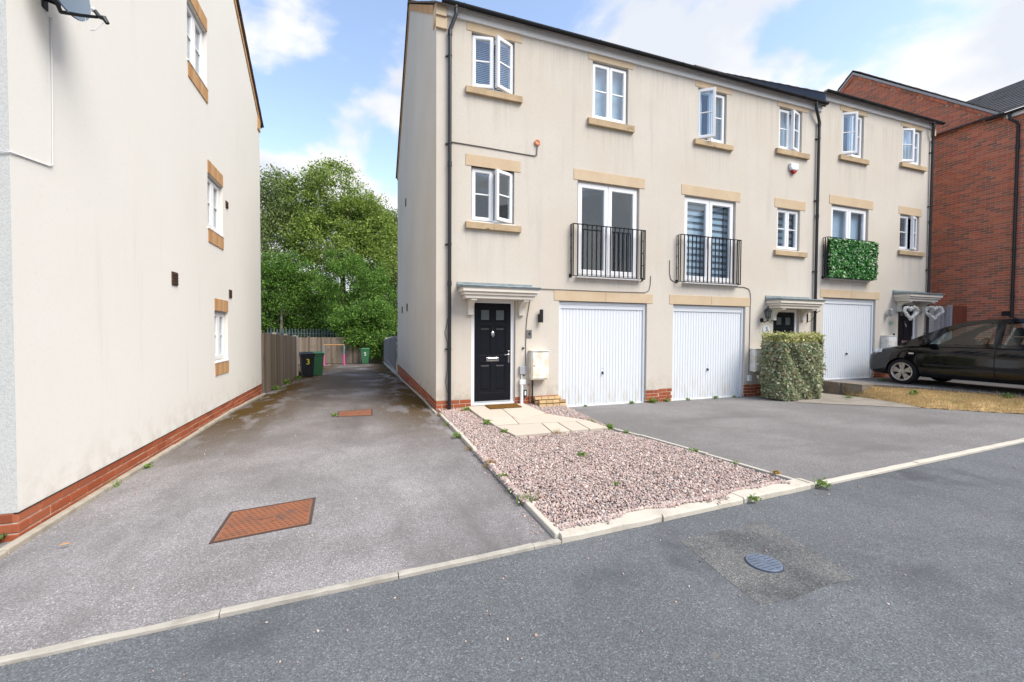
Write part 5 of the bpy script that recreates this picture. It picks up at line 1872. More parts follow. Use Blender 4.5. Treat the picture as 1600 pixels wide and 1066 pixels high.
# ------------------------------------------------------------------ hedge
HX0, HX1, HY0, HY1, HZ = 8.92, 10.30, 6.85, 7.5, 1.44
hd = thing('hedge', 'clipped boxy variegated hedge in front of the middle front door', 'hedge', (9.45, 7.18, 0))
n = 22000
P = np.c_[RNG.uniform(HX0, HX1, n), RNG.uniform(HY0, HY1, n), RNG.uniform(-.05, HZ, n)]
fsel = RNG.uniform(0, 1, n)
dep = np.abs(RNG.normal(0, .055, n))
P[:, 1] = np.where(fsel < .42, HY0 + dep, P[:, 1])
P[:, 2] = np.where((fsel >= .42) & (fsel < .62), HZ - dep * .8, P[:, 2])
P[:, 0] = np.where((fsel >= .62) & (fsel < .74), HX0 + dep, np.where((fsel >= .74) & (fsel < .88), HX1 - dep, P[:, 0]))
wob = .055 * np.sin(P[:, 0] * 5.3 + P[:, 2] * 3.1) + .04 * np.sin(P[:, 2] * 9 + P[:, 1] * 7 + P[:, 0] * 11)
P[:, 1] += wob * (fsel < .42)
P[:, 0] += wob * ((fsel >= .62) & (fsel < .88))
P[:, 2] += wob * .35 * ((fsel >= .42) & (fsel < .62))
P[:, 2] = np.maximum(P[:, 2], -.03)
# soft rounded corners, seen from above and in section
hc = np.array([(HX0 + HX1) / 2, (HY0 + HY1) / 2, HZ * .45]); hh_ = np.array([(HX1 - HX0) / 2, (HY1 - HY0) / 2, HZ * .56])
u_ = (P - hc) / hh_
r_xy = (np.abs(u_[:, 0]) ** 5 + np.abs(u_[:, 1]) ** 5) ** .2
r_xz = (np.abs(u_[:, 0]) ** 7 + np.abs(np.clip(u_[:, 2], 0, 9)) ** 7) ** (1 / 7)
sc_ = 1 / np.maximum(1, np.maximum(r_xy, r_xz))
P[:, :2] = hc[:2] + (P[:, :2] - hc[:2]) * sc_[:, None]
P += RNG.normal(0, .018, P.shape) * (RNG.uniform(0, 1, n) < .35)[:, None]
# narrower at the foot
k_ = 1 - .07 * np.clip((.35 - P[:, 2]) / .35, 0, 1)
P[:, 0] = 9.6 + (P[:, 0] - 9.6) * k_
gap = (np.sin(P[:, 0] * 7.3) * np.sin(P[:, 2] * 8.1 + 1.1) > .62) & (RNG.uniform(0, 1, n) < .75) & (P[:, 2] < 1.15)
P = P[~gap]
q_ = P[RNG.integers(0, len(P), 900)]
q_ = q_ + (q_ - hc) / np.linalg.norm(q_ - hc, axis=1)[:, None] * RNG.uniform(.02, .10, (900, 1))
P = np.vstack([P, q_[q_[:, 2] > .05]])
topm = P[:, 2] > HZ - .17
leaves('foliage', P[~topm], .078 * RNG.uniform(.6, 1.3, (~topm).sum()), 'leaf_hedge', hd, up_bias=.5, aspect=.5)
leaves('clipped_top', P[topm], .058 * RNG.uniform(.6, 1.3, topm.sum()), 'leaf_hedge_top', hd, up_bias=.8, aspect=.5)
b = MB()
for i in range(70):
    x, y = random.uniform(HX0 + .25, HX1 - .25), random.uniform(HY0 + .15, HY1 - .15)
    b.tube([(x * .5 + 9.6 * .5, y, -.06), (x, y + random.uniform(-.1, .1), .5), (x + random.uniform(-.25, .25), y + random.uniform(-.3, .15), random.uniform(.9, 1.36))], [.014, .009, .004], 4)
b.build('stems', 'twig', hd, recalc=False)

# artificial hedge on the third balcony
n = 4600
ax0, ax1, az0, az1, ay = 11.56, 13.41, 2.97, 3.985, YF - .145
P = np.c_[RNG.uniform(ax0, ax1, n), ay - np.abs(RNG.normal(0, .03, n)), RNG.uniform(az0, az1, n)]
edge = RNG.uniform(0, 1, n) < .06
P[:, 0] = np.where(edge, ax1 + RNG.normal(0, .03, n), P[:, 0])
ap = thing('artificial_hedge', 'glossy artificial ivy panel fixed over the right-hand balcony railing', 'artificial hedge', (12.5, YF - .13, 2.97))
nr = np.tile(np.array([-.1, -1.0, .35]), (n, 1))
leaves('leaf_layer', P, .072 * RNG.uniform(.6, 1.3, n), 'leaf_ivy', ap, up_bias=0, aspect=.62, nrm=nr)
b = MB()
for i in range(16):
    x = ax0 + (ax1 - ax0) * (i + .5) / 16
    b.box(x - .003, x + .003, ay + .008, ay + .014, az0, az1)
for i in range(9):
    z = az0 + (az1 - az0) * (i + .5) / 9
    b.box(ax0, ax1, ay + .0145, ay + .02, z - .003, z + .003)
b.box(ax0 + .01, ax1 - .01, ay + .021, ay + .024, az0 + .01, az1 - .01)
b.build('backing_mesh', 'leaf_dark', ap)

# ------------------------------------------------------------------ weeds
def weed(loc, s, m, label, kind='tuft'):
    if kind == 'tuft':
        n_ = int(26 + 30 * s)
        pts_ = np.c_[RNG.normal(0, .035 * s, (n_, 2)), np.zeros(n_)] + np.array(loc)
        o_ = blades('weed', pts_, .075 * s, .010 * s, m, .9)
    else:
        n_ = 60
        pts_ = np.c_[RNG.normal(0, .035 * s, (n_, 2)), np.abs(RNG.normal(.035, .02, n_)) * s] + np.array(loc)
        o_ = leaves('weed', pts_, .05 * s, m, up_bias=1.0, aspect=.55)
    tag(o_, label, 'weed', 'weeds in the joints of the paving and kerbs')


def wt(xyz, s, m, lab, kind='tuft'):
    weed(xyz, s * .55, m, lab, kind)


wt((-2.2, 5.55, 0), 1.1, 'weed_green', 'bright leafy weed at the white house plinth, beside the kerb gap', 'leaf')
wt((-2.225, 4.98, 0), 1.5, 'weed_green', 'tall thin weed against the white house bricks', 'tuft')
wt((-2.2, 12.6, -.1), 2.6, 'weed_green', 'low green weed at the foot of the brown fence, nearer one', 'leaf')
wt((-2.18, 14.4, -.16), 3.4, 'weed_green', 'spreading green weed at the brown fence, largest there', 'leaf')
wt((-2.17, 16.3, -.22), 3.0, 'weed_green', 'green weed at the fence beside the black bin', 'leaf')
wt((-.47, 7.85, .005), 1.3, 'weed_green', 'small green weed on the left corner of the far rusty cover', 'leaf')
for i, (x, y, s, m, lab, kd) in enumerate([
    (1.26, 7.30, 1.4, 'weed_dry', 'orange dried tuft at the house corner end of the gravel edging', 'tuft'),
    (1.25, 6.55, 1.3, 'weed_green', 'green tuft along the gravel edging, nearest the house corner', 'tuft'),
    (1.24, 5.75, 1.6, 'weed_green', 'green tuft along the gravel edging, two steps from the house', 'leaf'),
    (1.25, 5.1, 1.2, 'weed_dry', 'dry straw tuft half way down the left gravel edging', 'tuft'),
    (1.31, 4.42, 1.5, 'weed_dry', 'orange-brown dried weed on the left gravel edging', 'leaf'),
    (1.31, 3.95, 1.4, 'weed_green', 'olive weed below the orange one on the gravel edging', 'leaf'),
    (1.30, 3.62, 1.2, 'weed_green', 'thin weed low on the left gravel edging', 'tuft'),
    (1.33, 3.36, 2.0, 'weed_green', 'upright green weed standing in the gap of the left edging', 'tuft'),
    (1.80, 7.55, 1.8, 'weed_green', 'green weed between brick plinth and the top paving slab', 'leaf'),
    (1.72, 7.5, 1.5, 'weed_dry', 'dried weed left of the slabs near the front door', 'tuft'),
    (1.85, 6.35, 2.0, 'weed_green', 'leafy weed on the left edge of the slab path', 'leaf'),
    (1.93, 5.75, 1.5, 'weed_green', 'weed at the lower left slab edge', 'leaf'),
    (2.62, 5.44, 1.9, 'weed_dry', 'straw coloured tuft at the front joint of the slabs', 'tuft'),
    (3.04, 6.72, 1.5, 'weed_dry', 'dry tuft at the inner corner of the slab path', 'tuft'),
    (3.5, 6.0, 1.6, 'weed_green', 'green grass tuft by the right end of the slabs', 'tuft'),
    (3.54, 5.5, 1.9, 'weed_green', 'leafy weed where slabs meet the drive border', 'leaf'),
    (3.62, 5.2, 1.1, 'weed_green', 'small weed at the top of the drive border', 'leaf'),
    (3.83, 4.1, 1.3, 'weed_green', 'weed half way along the drive border', 'leaf'),
    (3.97, 3.6, 1.1, 'weed_green', 'small green weed low on the drive border', 'tuft'),
    (4.06, 3.18, 1.2, 'weed_dry', 'rusty brown weed at the low end of the drive border', 'leaf'),
    (4.2, kerb_y(4.2) - .03, 1.5, 'weed_green', 'green weed at the right tip of the gravel kerb', 'leaf'),
    (3.25, kerb_y(3.25) - .03, 1.1, 'weed_green', 'small green weed on the road face of the gravel kerb', 'leaf'),
    (2.45, 4.4, 1.3, 'weed_green', 'lone small weed in the upper gravel', 'leaf'),
    (2.3, 3.45, .9, 'weed_green', 'lone tiny weed in the middle of the gravel', 'leaf')]):
    wt((x, y, .01), s, m, lab, kd)
for i, (x, s, lab) in enumerate([(4.4, 1.0, 'sparse weed at the foot of the left garage door'), (5.55, 1.5, 'weed at the right foot of the left garage door'), (6.1, 2.3, 'large bright weed at the pier between the garages'),
                          (6.5, 1.6, 'weed right of the pier between the garages'), (7.1, 1.3, 'weed at the left foot of the second garage door'), (7.9, 1.5, 'weed at the middle foot of the second garage door'), (8.5, 1.2, 'weed at the right foot of the second garage door')]):
    wt((x, YF - .06, -.085), s, 'weed_green', lab, 'leaf')
wt((10.7, 6.6, -.03), 1.8, 'weed_green', 'weed on the concrete path right of the hedge', 'tuft')
wt((13.2, 7.3, .22), 1.8, 'weed_green', 'bright grass tuft on the raised drive before the car nose', 'tuft')
wt((11.8, 5.9, .1), 2.4, 'weed_green', 'leafy green weed on the dried bank near the path', 'leaf')
wt((12.5, 4.7, .18), 2.0, 'weed_green', 'green plant standing in the dried bank below the car', 'leaf')
for (x, y, rz, sz, lab) in ((-1.92, 3.68, .3, .07, 'orange-brown dead leaf on the tarmac near the white house'), (3.82, 2.99, 1.0, .08, 'orange dead leaf at the pointed gravel corner')):
    lf = MB()
    vs = [(-.5, 0, 0), (-.2, .16, .05), (.2, .15, .06), (.5, 0, .02), (.2, -.15, .05), (-.2, -.16, .06), (0, 0, -.01)]
    lf.add([(a_ * sz * math.cos(rz) - b_ * sz * math.sin(rz) + x, a_ * sz * math.sin(rz) + b_ * sz * math.cos(rz) + y, c_ * sz + (.006 if y < 3.6 and x < 0 else .03)) for a_, b_, c_ in vs],
           [(0, 1, 6), (1, 2, 6), (2, 3, 6), (3, 4, 6), (4, 5, 6), (5, 0, 6)])
    tag(lf.build('dead_leaf', 'pole_orange'), lab, 'leaf')

# ------------------------------------------------------------------ covers in the ground
def access_cover(label, corners, z):
    p = [Vector((a, b, 0)) for a, b in corners]
    c = sum(p, Vector()) / 4
    r = thing('access_cover', label, 'manhole cover', (c.x, c.y, z))
    fr = MB()
    o_ = [(c + (q - c) * 1.03) for q in p]; i_ = [(c + (q - c) * .965) for q in p]
    vs = [(q.x, q.y, z + .006) for q in o_] + [(q.x, q.y, z + .006) for q in i_] + [(q.x, q.y, z - .0) for q in o_] + [(q.x, q.y, z + .001) for q in i_]
    fr.add(vs, [(k, (k + 1) % 4, (k + 1) % 4 + 4, k + 4) for k in range(4)] + [(k, (k + 1) % 4, (k + 1) % 4 + 8, k + 8) for k in range(4)] + [(k + 4, (k + 1) % 4 + 4, (k + 1) % 4 + 12, k + 12) for k in range(4)])
    fr.build('frame', 'rust_dark', r)
    pl = MB()
    i2 = [(c + (q - c) * .945) for q in p]
    pl.add([(q.x, q.y, z + .0015) for q in i2] + [(q.x, q.y, z + .005) for q in i2], [(4, 5, 6, 7)] + [(k, (k + 1) % 4, (k + 1) % 4 + 4, k + 4) for k in range(4)])
    plate = pl.build('plate', 'rust', r)
    st = MB()
    nx_, ny_ = 14, 12
    for i in range(nx_):
        for j in range(ny_):
            u, v_ = (i + .5 + (.25 if j % 2 else -.25)) / nx_, (j + .5) / ny_
            if abs(u - .5) < .08 and abs(v_ - .5) < .14:
                continue
            u, v_ = .05 + u * .9, .05 + v_ * .9
            a = p[0].lerp(p[3], u); b_ = p[1].lerp(p[2], u)
            q = a.lerp(b_, v_)
            e = .0105
            st.add([(q.x - e, q.y - e * .6, z + .0055), (q.x + e, q.y - e * .6, z + .0055), (q.x + e, q.y + e * .6, z + .0055), (q.x - e, q.y + e * .6, z + .0055)], [(0, 1, 2, 3)])
    s_ = st.build('tread_recesses', 'rust_dark', plate, recalc=False)
    s_['kind'] = 'stuff'
    a = c
    h = MB().box(c.x - .075, c.x + .075, c.y - .012, c.y + .012, z + .006, z + .010)
    h.box(c.x + .03, c.x + .055, c.y - .07, c.y + .05, z + .006, z + .0095)
    h.build('maker_boss', 'rust', plate)
    return r


access_cover('large square rusty access cover in the foreground of the side drive', [(-1.01, 3.44), (-1.02, 3.97), (-.41, 4.07), (-.39, 3.54)], .001)
access_cover('smaller-looking rusty access cover further up the side drive, by the doorstep', [(-.42, 7.80), (-.42, 8.28), (.15, 8.36), (.15, 7.74)], .001)
r = thing('stopcock_cover', 'small round blue-grey iron cover set in the road patch', 'manhole cover', (2.465, 2.0, -.005))
MB().lathe([(.113, -.01), (.113, -.004), (.108, -.004), (.108, -.01)], (2.465, 2.0, -.004), 'z', 32).build('frame', 'iron_dark', r)
pl = MB().lathe([(.106, -.01), (.106, .002), (.102, .004)], (2.465, 2.0, -.004), 'z', 32).build('plate', 'cover_iron', r)
grv = MB()
for i in range(-3, 4):
    for s in (-1, 1):
        hw = math.sqrt(max(0, .094 ** 2 - (i * .026) ** 2))
        if abs(i) < 2 and True:
            x0_, x1_ = (.030, hw)
        else:
            x0_, x1_ = (.006, hw)
        if x1_ - x0_ < .015: continue
        xa, xb = sorted((s * x0_, s * x1_))
        grv.box(2.465 + xa, 2.465 + xb, 2.0 + i * .026 - .0028, 2.0 + i * .026 + .0028, -.0015, .0006)
gq = grv.build('grooves', 'iron_dark', pl, recalc=False); gq['kind'] = 'stuff'

# ------------------------------------------------------------------ fittings on the terrace front
def fit(name, label, cat, mb, m, bevel=.004, group=None):
    o_ = mb.build(name, m, bevel=bevel)
    return tag(o_, label, cat, group)


# first house
t = thing('wall_light', 'slim black up-and-down cylinder wall light left of the first garage', 'wall light', (3.36, YF, 1.8), 'lights beside the front doors')
MB().lathe([(.036, -.13), (.038, -.12), (.038, .12), (.036, .13)], (3.37, YF - .085, 1.80), 'z', 16).build('lamp_body', 'black_plastic', t)
MB().box(3.33, 3.37, YF - .06, YF - .001, 1.68, 1.84).build('back_plate', 'black_plastic', t, bevel=.004)
t = thing('number_plaque', 'grey slate plaque with the house number 4 beside the first door', 'plaque', (3.135, YF, 1.44), 'house number plaques')
MB().box(3.075, 3.195, YF - .016, YF - .002, 1.36, 1.52).build('plate', 'slate_plaque', t, bevel=.003)
text_mesh('number', '4', .13, 'black_plastic', (3.14, YF - .0175, 1.44), (math.pi / 2, 0, 0), t, .002)
fit('doorbell', 'small black doorbell between door frame and meter box of house one', 'doorbell', MB().lathe([(.022, 0), (.022, -.02), (.012, -.026)], (3.01, YF - .001, 1.155), 'y', 14), 'black_plastic', 0)


def meter(label, x0, x1, z0, z1, m, group='wall meter boxes'):
    r_ = thing('meter_box', label, 'meter box', ((x0 + x1) / 2, YF, z0), group)
    MB().box(x0, x1, YF - .17, YF - .001, z0, z1).build('case', m, r_, bevel=.008)
    MB().box(x0 + .02, x1 - .02, YF - .186, YF - .1705, z0 + .025, z1 - .025).build('door', m, r_, bevel=.005)
    MB().box(x0 - .008, x1 + .008, YF - .192, YF - .001, z1 + .001, z1 + .018).build('lid', m, r_, bevel=.004)
    MB().lathe([(.011, 0), (.011, -.008)], (x0 + .05, YF - .186, (z0 + z1) / 2), 'y', 8).build('lock', 'black_plastic', r_)
    return r_


meter('white meter box with peeling cream patches right of the first front door', 3.13, 3.50, .53, 1.095, 'white_box')
meter('cream meter box half hidden behind the clipped hedge', 9.02, 9.40, .53, 1.08, 'cream_box')
meter('pale meter box above the nose of the black car', 14.02, 14.42, .87, 1.41, 'cream_box')
fit('waste_pipe', 'black pipe dropping from the peeling white meter box', 'pipe', MB().tube([(3.20, YF - .05, .53), (3.20, YF - .05, .12), (3.20, YF - .06, .06)], .018, 8), 'black_plastic', 0)
fit('junction_box', 'grey square junction box right of the first door frame', 'box', MB().box(2.925, 3.05, YF - .06, YF - .001, .635, .795), 'grey_box', .008)
fit('socket_box', 'small white box below the grey junction box', 'box', MB().box(2.925, 3.055, YF - .07, YF - .001, .43, .53), 'alarm_white', .012)
fit('conduit', 'white conduit pipe below the small white box', 'pipe', MB().tube([(2.975, YF - .035, .63), (2.975, YF - .035, .05)], .014, 8).tube([(2.97, YF - .045, .43), (2.97, YF - .045, .04)], .034, 10), 'alarm_white', 0)
t = thing('key_safe', 'black key safe with pale keypad low beside the first door', 'key safe', (3.05, YF, .24))
MB().box(3.01, 3.085, YF - .05, YF - .001, .185, .325).build('case', 'black_plastic', t, bevel=.008)
MB().box(3.03, 3.066, YF - .056, YF - .0505, .215, .30).build('keypad', 'alarm_white', t, bevel=.003)
fit('overflow_pipe', 'thin bent copper pipe between key safe and brick ramp', 'pipe', MB().tube([(3.115, YF - .02, .42), (3.13, YF - .03, .44), (3.155, YF - .03, .41), (3.155, YF - .03, .07)], .010, 8), 'copper', 0)
rp = thing('brick_ramp', 'sloping block of tan bricks at the left foot of the first garage', 'brick ramp', (3.53, 7.7, 0))
SB = brick_mesh('brick', .213, .10, .064, 'stock_brick', .006)
for i in range(4):
    for j in range(3):
        zt_ = .165 - j * .055
        for kx in range(1, -1, -1):
            zc = zt_ - .034 - kx * .07
            if zc < -.03: continue
            inst('brick', SB, (3.30 + i * .145 + (.05 if j % 2 else 0), YF - .075 - j * .115, zc), rp, (-.45 if kx == 0 else 0, 0, random.uniform(-.03, .03)), (.66, 1.1, 1))
MB().box(3.24, 3.79, YF - .34, YF - .02, -.08, .02).build('mortar_bed', 'mortar', rp)
fit('vent_cap', 'round orange terracotta vent cap high between the first two bays', 'vent', MB().lathe([(.062, 0), (.062, -.03), (.045, -.04), (.03, -.03)], (3.285, YF - .001, 5.25), 'y', 18), 'terracotta', 0)
fit('wall_cable', 'grey cable looping from the left downpipe to the orange vent cap', 'cable', MB().tube([(1.55, YF - .012, 5.005), (2.2, YF - .010, 5.0), (3.0, YF - .010, 4.985), (3.22, YF - .012, 4.985), (3.275, YF - .012, 5.0), (3.285, YF - .02, 5.19)], .0095, 6), 'cable_grey', 0)
fit('wall_cable', 'thin cable running down beside the first door to the grey junction box', 'cable', MB().tube([(3.27, YF - .01, 2.345), (3.21, YF - .012, 2.33), (3.15, YF - .012, 2.1), (3.09, YF - .012, 1.75), (3.07, YF - .01, 1.5), (3.065, YF - .01, 1.0), (3.07, YF - .012, .8), (3.06, YF - .012, .62), (3.01, YF - .012, .60), (2.99, YF - .02, .64)], .0075, 6), 'cable_grey', 0)
fit('wall_cable', 'thin cable along the top of the first garage lintel, rising at its right end', 'cable', MB().tube([(3.27, YF - .01, 2.35), (3.7, YF - .013, 2.352), (5.0, YF - .013, 2.352), (5.9, YF - .012, 2.365), (6.01, YF - .01, 2.42), (6.04, YF - .01, 2.55), (6.05, YF - .01, 2.74)], .0075, 6), 'cable_grey', 0)
fit('wall_cable', 'thin cable dropping in a curve to the left foot of the second balcony', 'cable', MB().tube([(6.56, YF - .01, 3.12), (6.56, YF - .01, 2.82), (6.60, YF - .01, 2.69), (6.68, YF - .01, 2.645), (6.78, YF - .01, 2.635)], .0075, 6), 'cable_grey', 0)
fit('wall_cable', 'long thin cable from the second balcony down past the second garage', 'cable', MB().tube([(8.54, YF - .01, 2.60), (8.8, YF - .01, 2.60), (8.95, YF - .01, 2.56), (9.005, YF - .013, 2.45), (9.015, YF - .013, 2.3), (9.01, YF - .01, 2.0), (9.0, YF - .01, .45)], .0075, 6), 'cable_grey', 0)
fit('wall_cable', 'slack cable looping behind the left black downpipe', 'cable', MB().tube([(1.50, YF - .01, 1.75), (1.44, YF - .012, 1.45), (1.49, YF - .012, 1.28), (1.49, YF - .012, .8), (1.45, YF - .012, .55), (1.50, YF - .02, .3)], .006, 6), 'cable_grey', 0)
fit('junction_box', 'small pale socket box low by the second garage, under the long cable', 'box', MB().box(8.955, 9.05, YF - .06, YF - .001, .29, .44), 'alarm_white', .008)
# second house
t = thing('wall_light', 'black carriage lantern on a scrolled arm left of the middle door', 'wall light', (9.42, YF, 1.8), 'lights beside the front doors')
MB().lathe([(.055, 0), (.05, -.02), (.02, -.03)], (9.40, YF - .001, 1.80), 'y', 16).build('back_plate', 'black_iron', t)
MB().tube([(9.40, YF - .03, 1.79), (9.40, YF - .09, 1.745), (9.40, YF - .16, 1.78), (9.40, YF - .175, 1.85)], .012, 8).build('arm', 'black_iron', t)
lx, ly = 9.40, YF - .175
MB().lathe([(.02, -.07), (.045, .0), (.075, .16)], (lx, ly, 1.86), 'z', 6).build('lamp_shade', 'frosted', t)
b = MB()
for kx in range(6):
    a = math.pi * 2 * kx / 6
    b.tube([(lx + .047 * math.cos(a), ly + .047 * math.sin(a), 1.86), (lx + .079 * math.cos(a), ly + .079 * math.sin(a), 2.02)], .006, 4)
b.lathe([(.05, -.012), (.05, .0)], (lx, ly, 1.86), 'z', 6)
b.lathe([(.018, -.09), (.022, -.07), (.012, -.05)], (lx, ly, 1.855), 'z', 8)
b.build('cage', 'black_iron', t)
MB().lathe([(.095, 0), (.06, .05), (.02, .08), (.012, .11), (.004, .13)], (lx, ly, 2.02), 'z', 12).build('cap', 'black_iron', t)
t = thing('number_plaque', 'white oval plaque with the house number 5 under the lantern', 'plaque', (9.56, YF, 1.56), 'house number plaques')
pl = MB()
pro = [(9.565 + .125 * math.cos(math.pi * 2 * q / 24), 1.575 + .105 * math.sin(math.pi * 2 * q / 24)) for q in range(24)]
pl.prism(pro, 'xz', YF - .012, YF - .002)
pl.build('plate', 'plaque_white', t)
text_mesh('number', '5', .15, 'black_plastic', (9.57, YF - .0135, 1.575), (math.pi / 2, 0, 0), t, .002)
fit('alarm_box', 'white shield-shaped burglar alarm box with red tip on the middle house', 'alarm box',
    MB().prism([(10.22, 5.80), (10.50, 5.80), (10.505, 5.68), (10.46, 5.62), (10.26, 5.62), (10.215, 5.68)], 'xz', YF - .075, YF - .001), 'alarm_white', .02)
al = bpy.data.objects['alarm_box']
al2 = MB().prism([(10.265, 5.618), (10.455, 5.618), (10.39, 5.545), (10.33, 5.545)], 'xz', YF - .07, YF - .002).build('strobe_lens', 'alarm_red', al, bevel=.01)
hb = thing('hanging_bracket', 'black iron hanging-basket bracket beside the middle door', 'bracket', (11.0, YF, 1.95))
MB().box(11.0, 11.025, YF - .02, YF - .001, 1.76, 2.06).tube([(11.012, YF - .02, 2.03), (11.012, YF - .30, 2.03), (11.012, YF - .33, 2.06)], .008, 6).tube([(11.012, YF - .02, 1.78), (11.012, YF - .10, 1.80), (11.012, YF - .20, 1.92), (11.012, YF - .26, 2.03)], .007, 6).build('scroll', 'black_iron', hb)
# third house
t = thing('wall_light', 'small grey wall light left of the right-hand door', 'wall light', (14.25, YF, 2.05), 'lights beside the front doors')
MB().box(14.26, 14.33, YF - .02, YF - .001, 1.99, 2.17).build('back_plate', 'alarm_white', t, bevel=.004)
MB().tube([(14.29, YF - .02, 2.06), (14.27, YF - .09, 2.03), (14.25, YF - .11, 2.09)], .014, 8).build('arm', 'lamp_grey', t)
MB().lathe([(.025, -.13), (.05, -.08), (.055, .06), (.02, .10)], (14.23, YF - .11, 2.10), 'z', 12).build('lamp_body', 'lamp_grey', t)
t = thing('number_plaque', 'pale green oval name plaque below the small grey wall light', 'plaque', (14.45, YF, 1.8), 'house number plaques')
pro = [(14.46 + .10 * math.cos(math.pi * 2 * q / 24), 1.79 + .06 * math.sin(math.pi * 2 * q / 24)) for q in range(24)]
MB().prism(pro, 'xz', YF - .012, YF - .002).build('plate', 'plaque_green', t)
fit('doorbell', 'dark doorbell beside the right-hand door frame, over the car bonnet', 'doorbell', MB().box(14.57, 14.61, YF - .025, YF - .001, 1.42, 1.49), 'black_plastic', .005)


def heart(label, cx, cz, y, s, rz):
    r_ = thing('heart_wreath', label, 'wreath', (0, 0, 0), 'wicker hearts under the right-hand canopy')
    pts_ = []
    for q in range(48):
        a = 2 * math.pi * q / 48
        hx = 16 * math.sin(a) ** 3 / 17
        hz_ = (13 * math.cos(a) - 5 * math.cos(2 * a) - 2 * math.cos(3 * a) - math.cos(4 * a)) / 17
        pts_.append(Vector((hx * s * .155, 0, hz_ * s * .155)))
    b_ = MB()
    b_.tube([tuple(p) for p in pts_], .014 * s, 6, closed=True)
    for st in range(330):
        i = random.randrange(48)
        p0 = pts_[i]; p1 = pts_[(i + random.choice((3, 4, 5))) % 48]
        def jit(p, r0): 
            d_ = Vector((random.gauss(0, 1), random.gauss(0, .8), random.gauss(0, 1))).normalized() * r0 * s
            return p + d_
        pm_ = pts_[(i + 2) % 48]
        b_.tube([jit(p0, .026), jit(pm_, .034), jit(p1, .026)], .0055 * s, 3, caps=False)
    b_.build('wicker', 'wicker', r_, recalc=False)
    MB().tube([(0, 0, .10 * s), (0, 0, .14 * s + .12)], .003, 4).build('hanging_cord', 'cable_white', r_)
    r_.location = (cx, y, cz); r_.rotation_euler = (0, 0, rz)


heart('left-hand white wicker heart hanging before the right-hand black door', 14.64, 2.09, YF - .37, 1.3, R(-18))
heart('right-hand white wicker heart hanging in front of the grey gate', 15.72, 2.11, YF - .37, 1.35, R(-38))

# ------------------------------------------------------------------ car
CX, CY, CZ = 13.66, 6.66, .22
car = thing('parked_car', 'glossy black hatchback parked on the raised drive, nose towards the house', 'car', (0, 0, 0))


def section(w, zb, zt, crown):
    h = zt - zb
    half = [(0, zb), (.80 * w, zb), (.93 * w, zb + .05), (.985 * w, zb + .22 * h), (w, zb + .50 * h), (.985 * w, zb + .74 * h), (.955 * w, zb + .90 * h), (.90 * w, zt - .005), (.82 * w, zt + crown * .35), (.45 * w, zt + crown * .9), (0, zt + crown)]
    left = [(-x, z) for x, z in half[1:-1]][::-1]
    return half + left


ST = [(.90, .50, .36, .60, .02), (.87, .66, .27, .68, .03), (.78, .78, .22, .76, .035), (.60, .855, .20, .84, .04), (.30, .90, .19, .915, .045), (.0, .915, .19, .96, .045), (-.32, .918, .19, .985, .03),
      (-.8, .918, .19, .99, .0), (-1.4, .918, .19, .995, .0), (-2.0, .918, .19, 1.0, .0), (-2.6, .915, .19, 1.01, .0), (-3.05, .90, .21, 1.02, .0), (-3.32, .86, .27, 1.02, .0), (-3.45, .76, .36, .98, .0), (-3.47, .70, .42, .92, .0)]
b = MB()
m = None
for (y, w, zb, zt, cr_) in ST:
    s_ = section(w, zb, zt, cr_)
    m = len(s_)
    b.v += [(p[0], y, p[1]) for p in s_]
for i in range(len(ST) - 1):
    for k in range(m):
        b.f.append((i * m + k, i * m + (k + 1) % m, (i + 1) * m + (k + 1) % m, (i + 1) * m + k)); b.m.append(0)
b.f.append(tuple(range(m))[::-1]); b.m.append(0)
b.f.append(tuple((len(ST) - 1) * m + k for k in range(m))); b.m.append(0)
me, c = b.mesh('body', 'car_paint', center=False)
body = bpy.data.objects.new('body', me)
COL.objects.link(body)
sm = body.modifiers.new('s', 'SUBSURF'); sm.levels = 2; sm.render_levels = 2
cutters = []
for y in (0, -2.64):
    for sx in (-1, 1):
        cb = MB().lathe([(.352, -.2), (.352, .28)], (sx * .80, y, .315), 'x', 40)
        cme, cc = cb.mesh('cut', 'car_trim', center=False)
        co = bpy.data.objects.new('cut', cme); COL.objects.link(co)
        bo = body.modifiers.new('b', 'BOOLEAN'); bo.object = co; bo.operation = 'DIFFERENCE'; bo.solver = 'EXACT'
        cutters.append(co)
bpy.context.view_layer.update()
dg = bpy.context.evaluated_depsgraph_get()
nme = bpy.data.meshes.new_from_object(body.evaluated_get(dg))
body.modifiers.clear()
body.data = nme
for co in cutters:
    bpy.data.objects.remove(co)
nme.polygons.foreach_set('use_smooth', [True] * len(nme.polygons))
es = body.modifiers.new('split', 'EDGE_SPLIT'); es.split_angle = R(42)
body.parent = car
WL[car] = Vector((0, 0, 0))


def xs_(z): return .845 - .25 * (z - .99) / .60   # tumblehome


roof_l = [(.06, 1.0), (-.32, 1.22), (-.70, 1.415), (-1.0, 1.525), (-1.40, 1.585), (-1.9, 1.595), (-2.4, 1.585), (-2.85, 1.53), (-3.15, 1.44), (-3.36, 1.22), (-3.44, 1.01)]
w_front = [(-.50, 1.02), (-1.585, 1.03), (-1.585, 1.51), (-1.35, 1.50), (-1.02, 1.435), (-.74, 1.29)]
w_rear = [(-1.70, 1.03), (-2.62, 1.045), (-2.62, 1.48), (-2.3, 1.515), (-1.70, 1.515)]
w_quart = [(-2.70, 1.05), (-3.16, 1.06), (-3.06, 1.33), (-2.70, 1.45)]
w_tri = [(-.36, 1.02), (-.55, 1.02), (-.56, 1.14)]
side = MB()
outer = roof_l + [(-3.44, .96), (.06, .96)]
tri = tessellate_polygon([[Vector((p[0], p[1], 0)) for p in q] for q in (outer, w_front, w_rear, w_quart)])
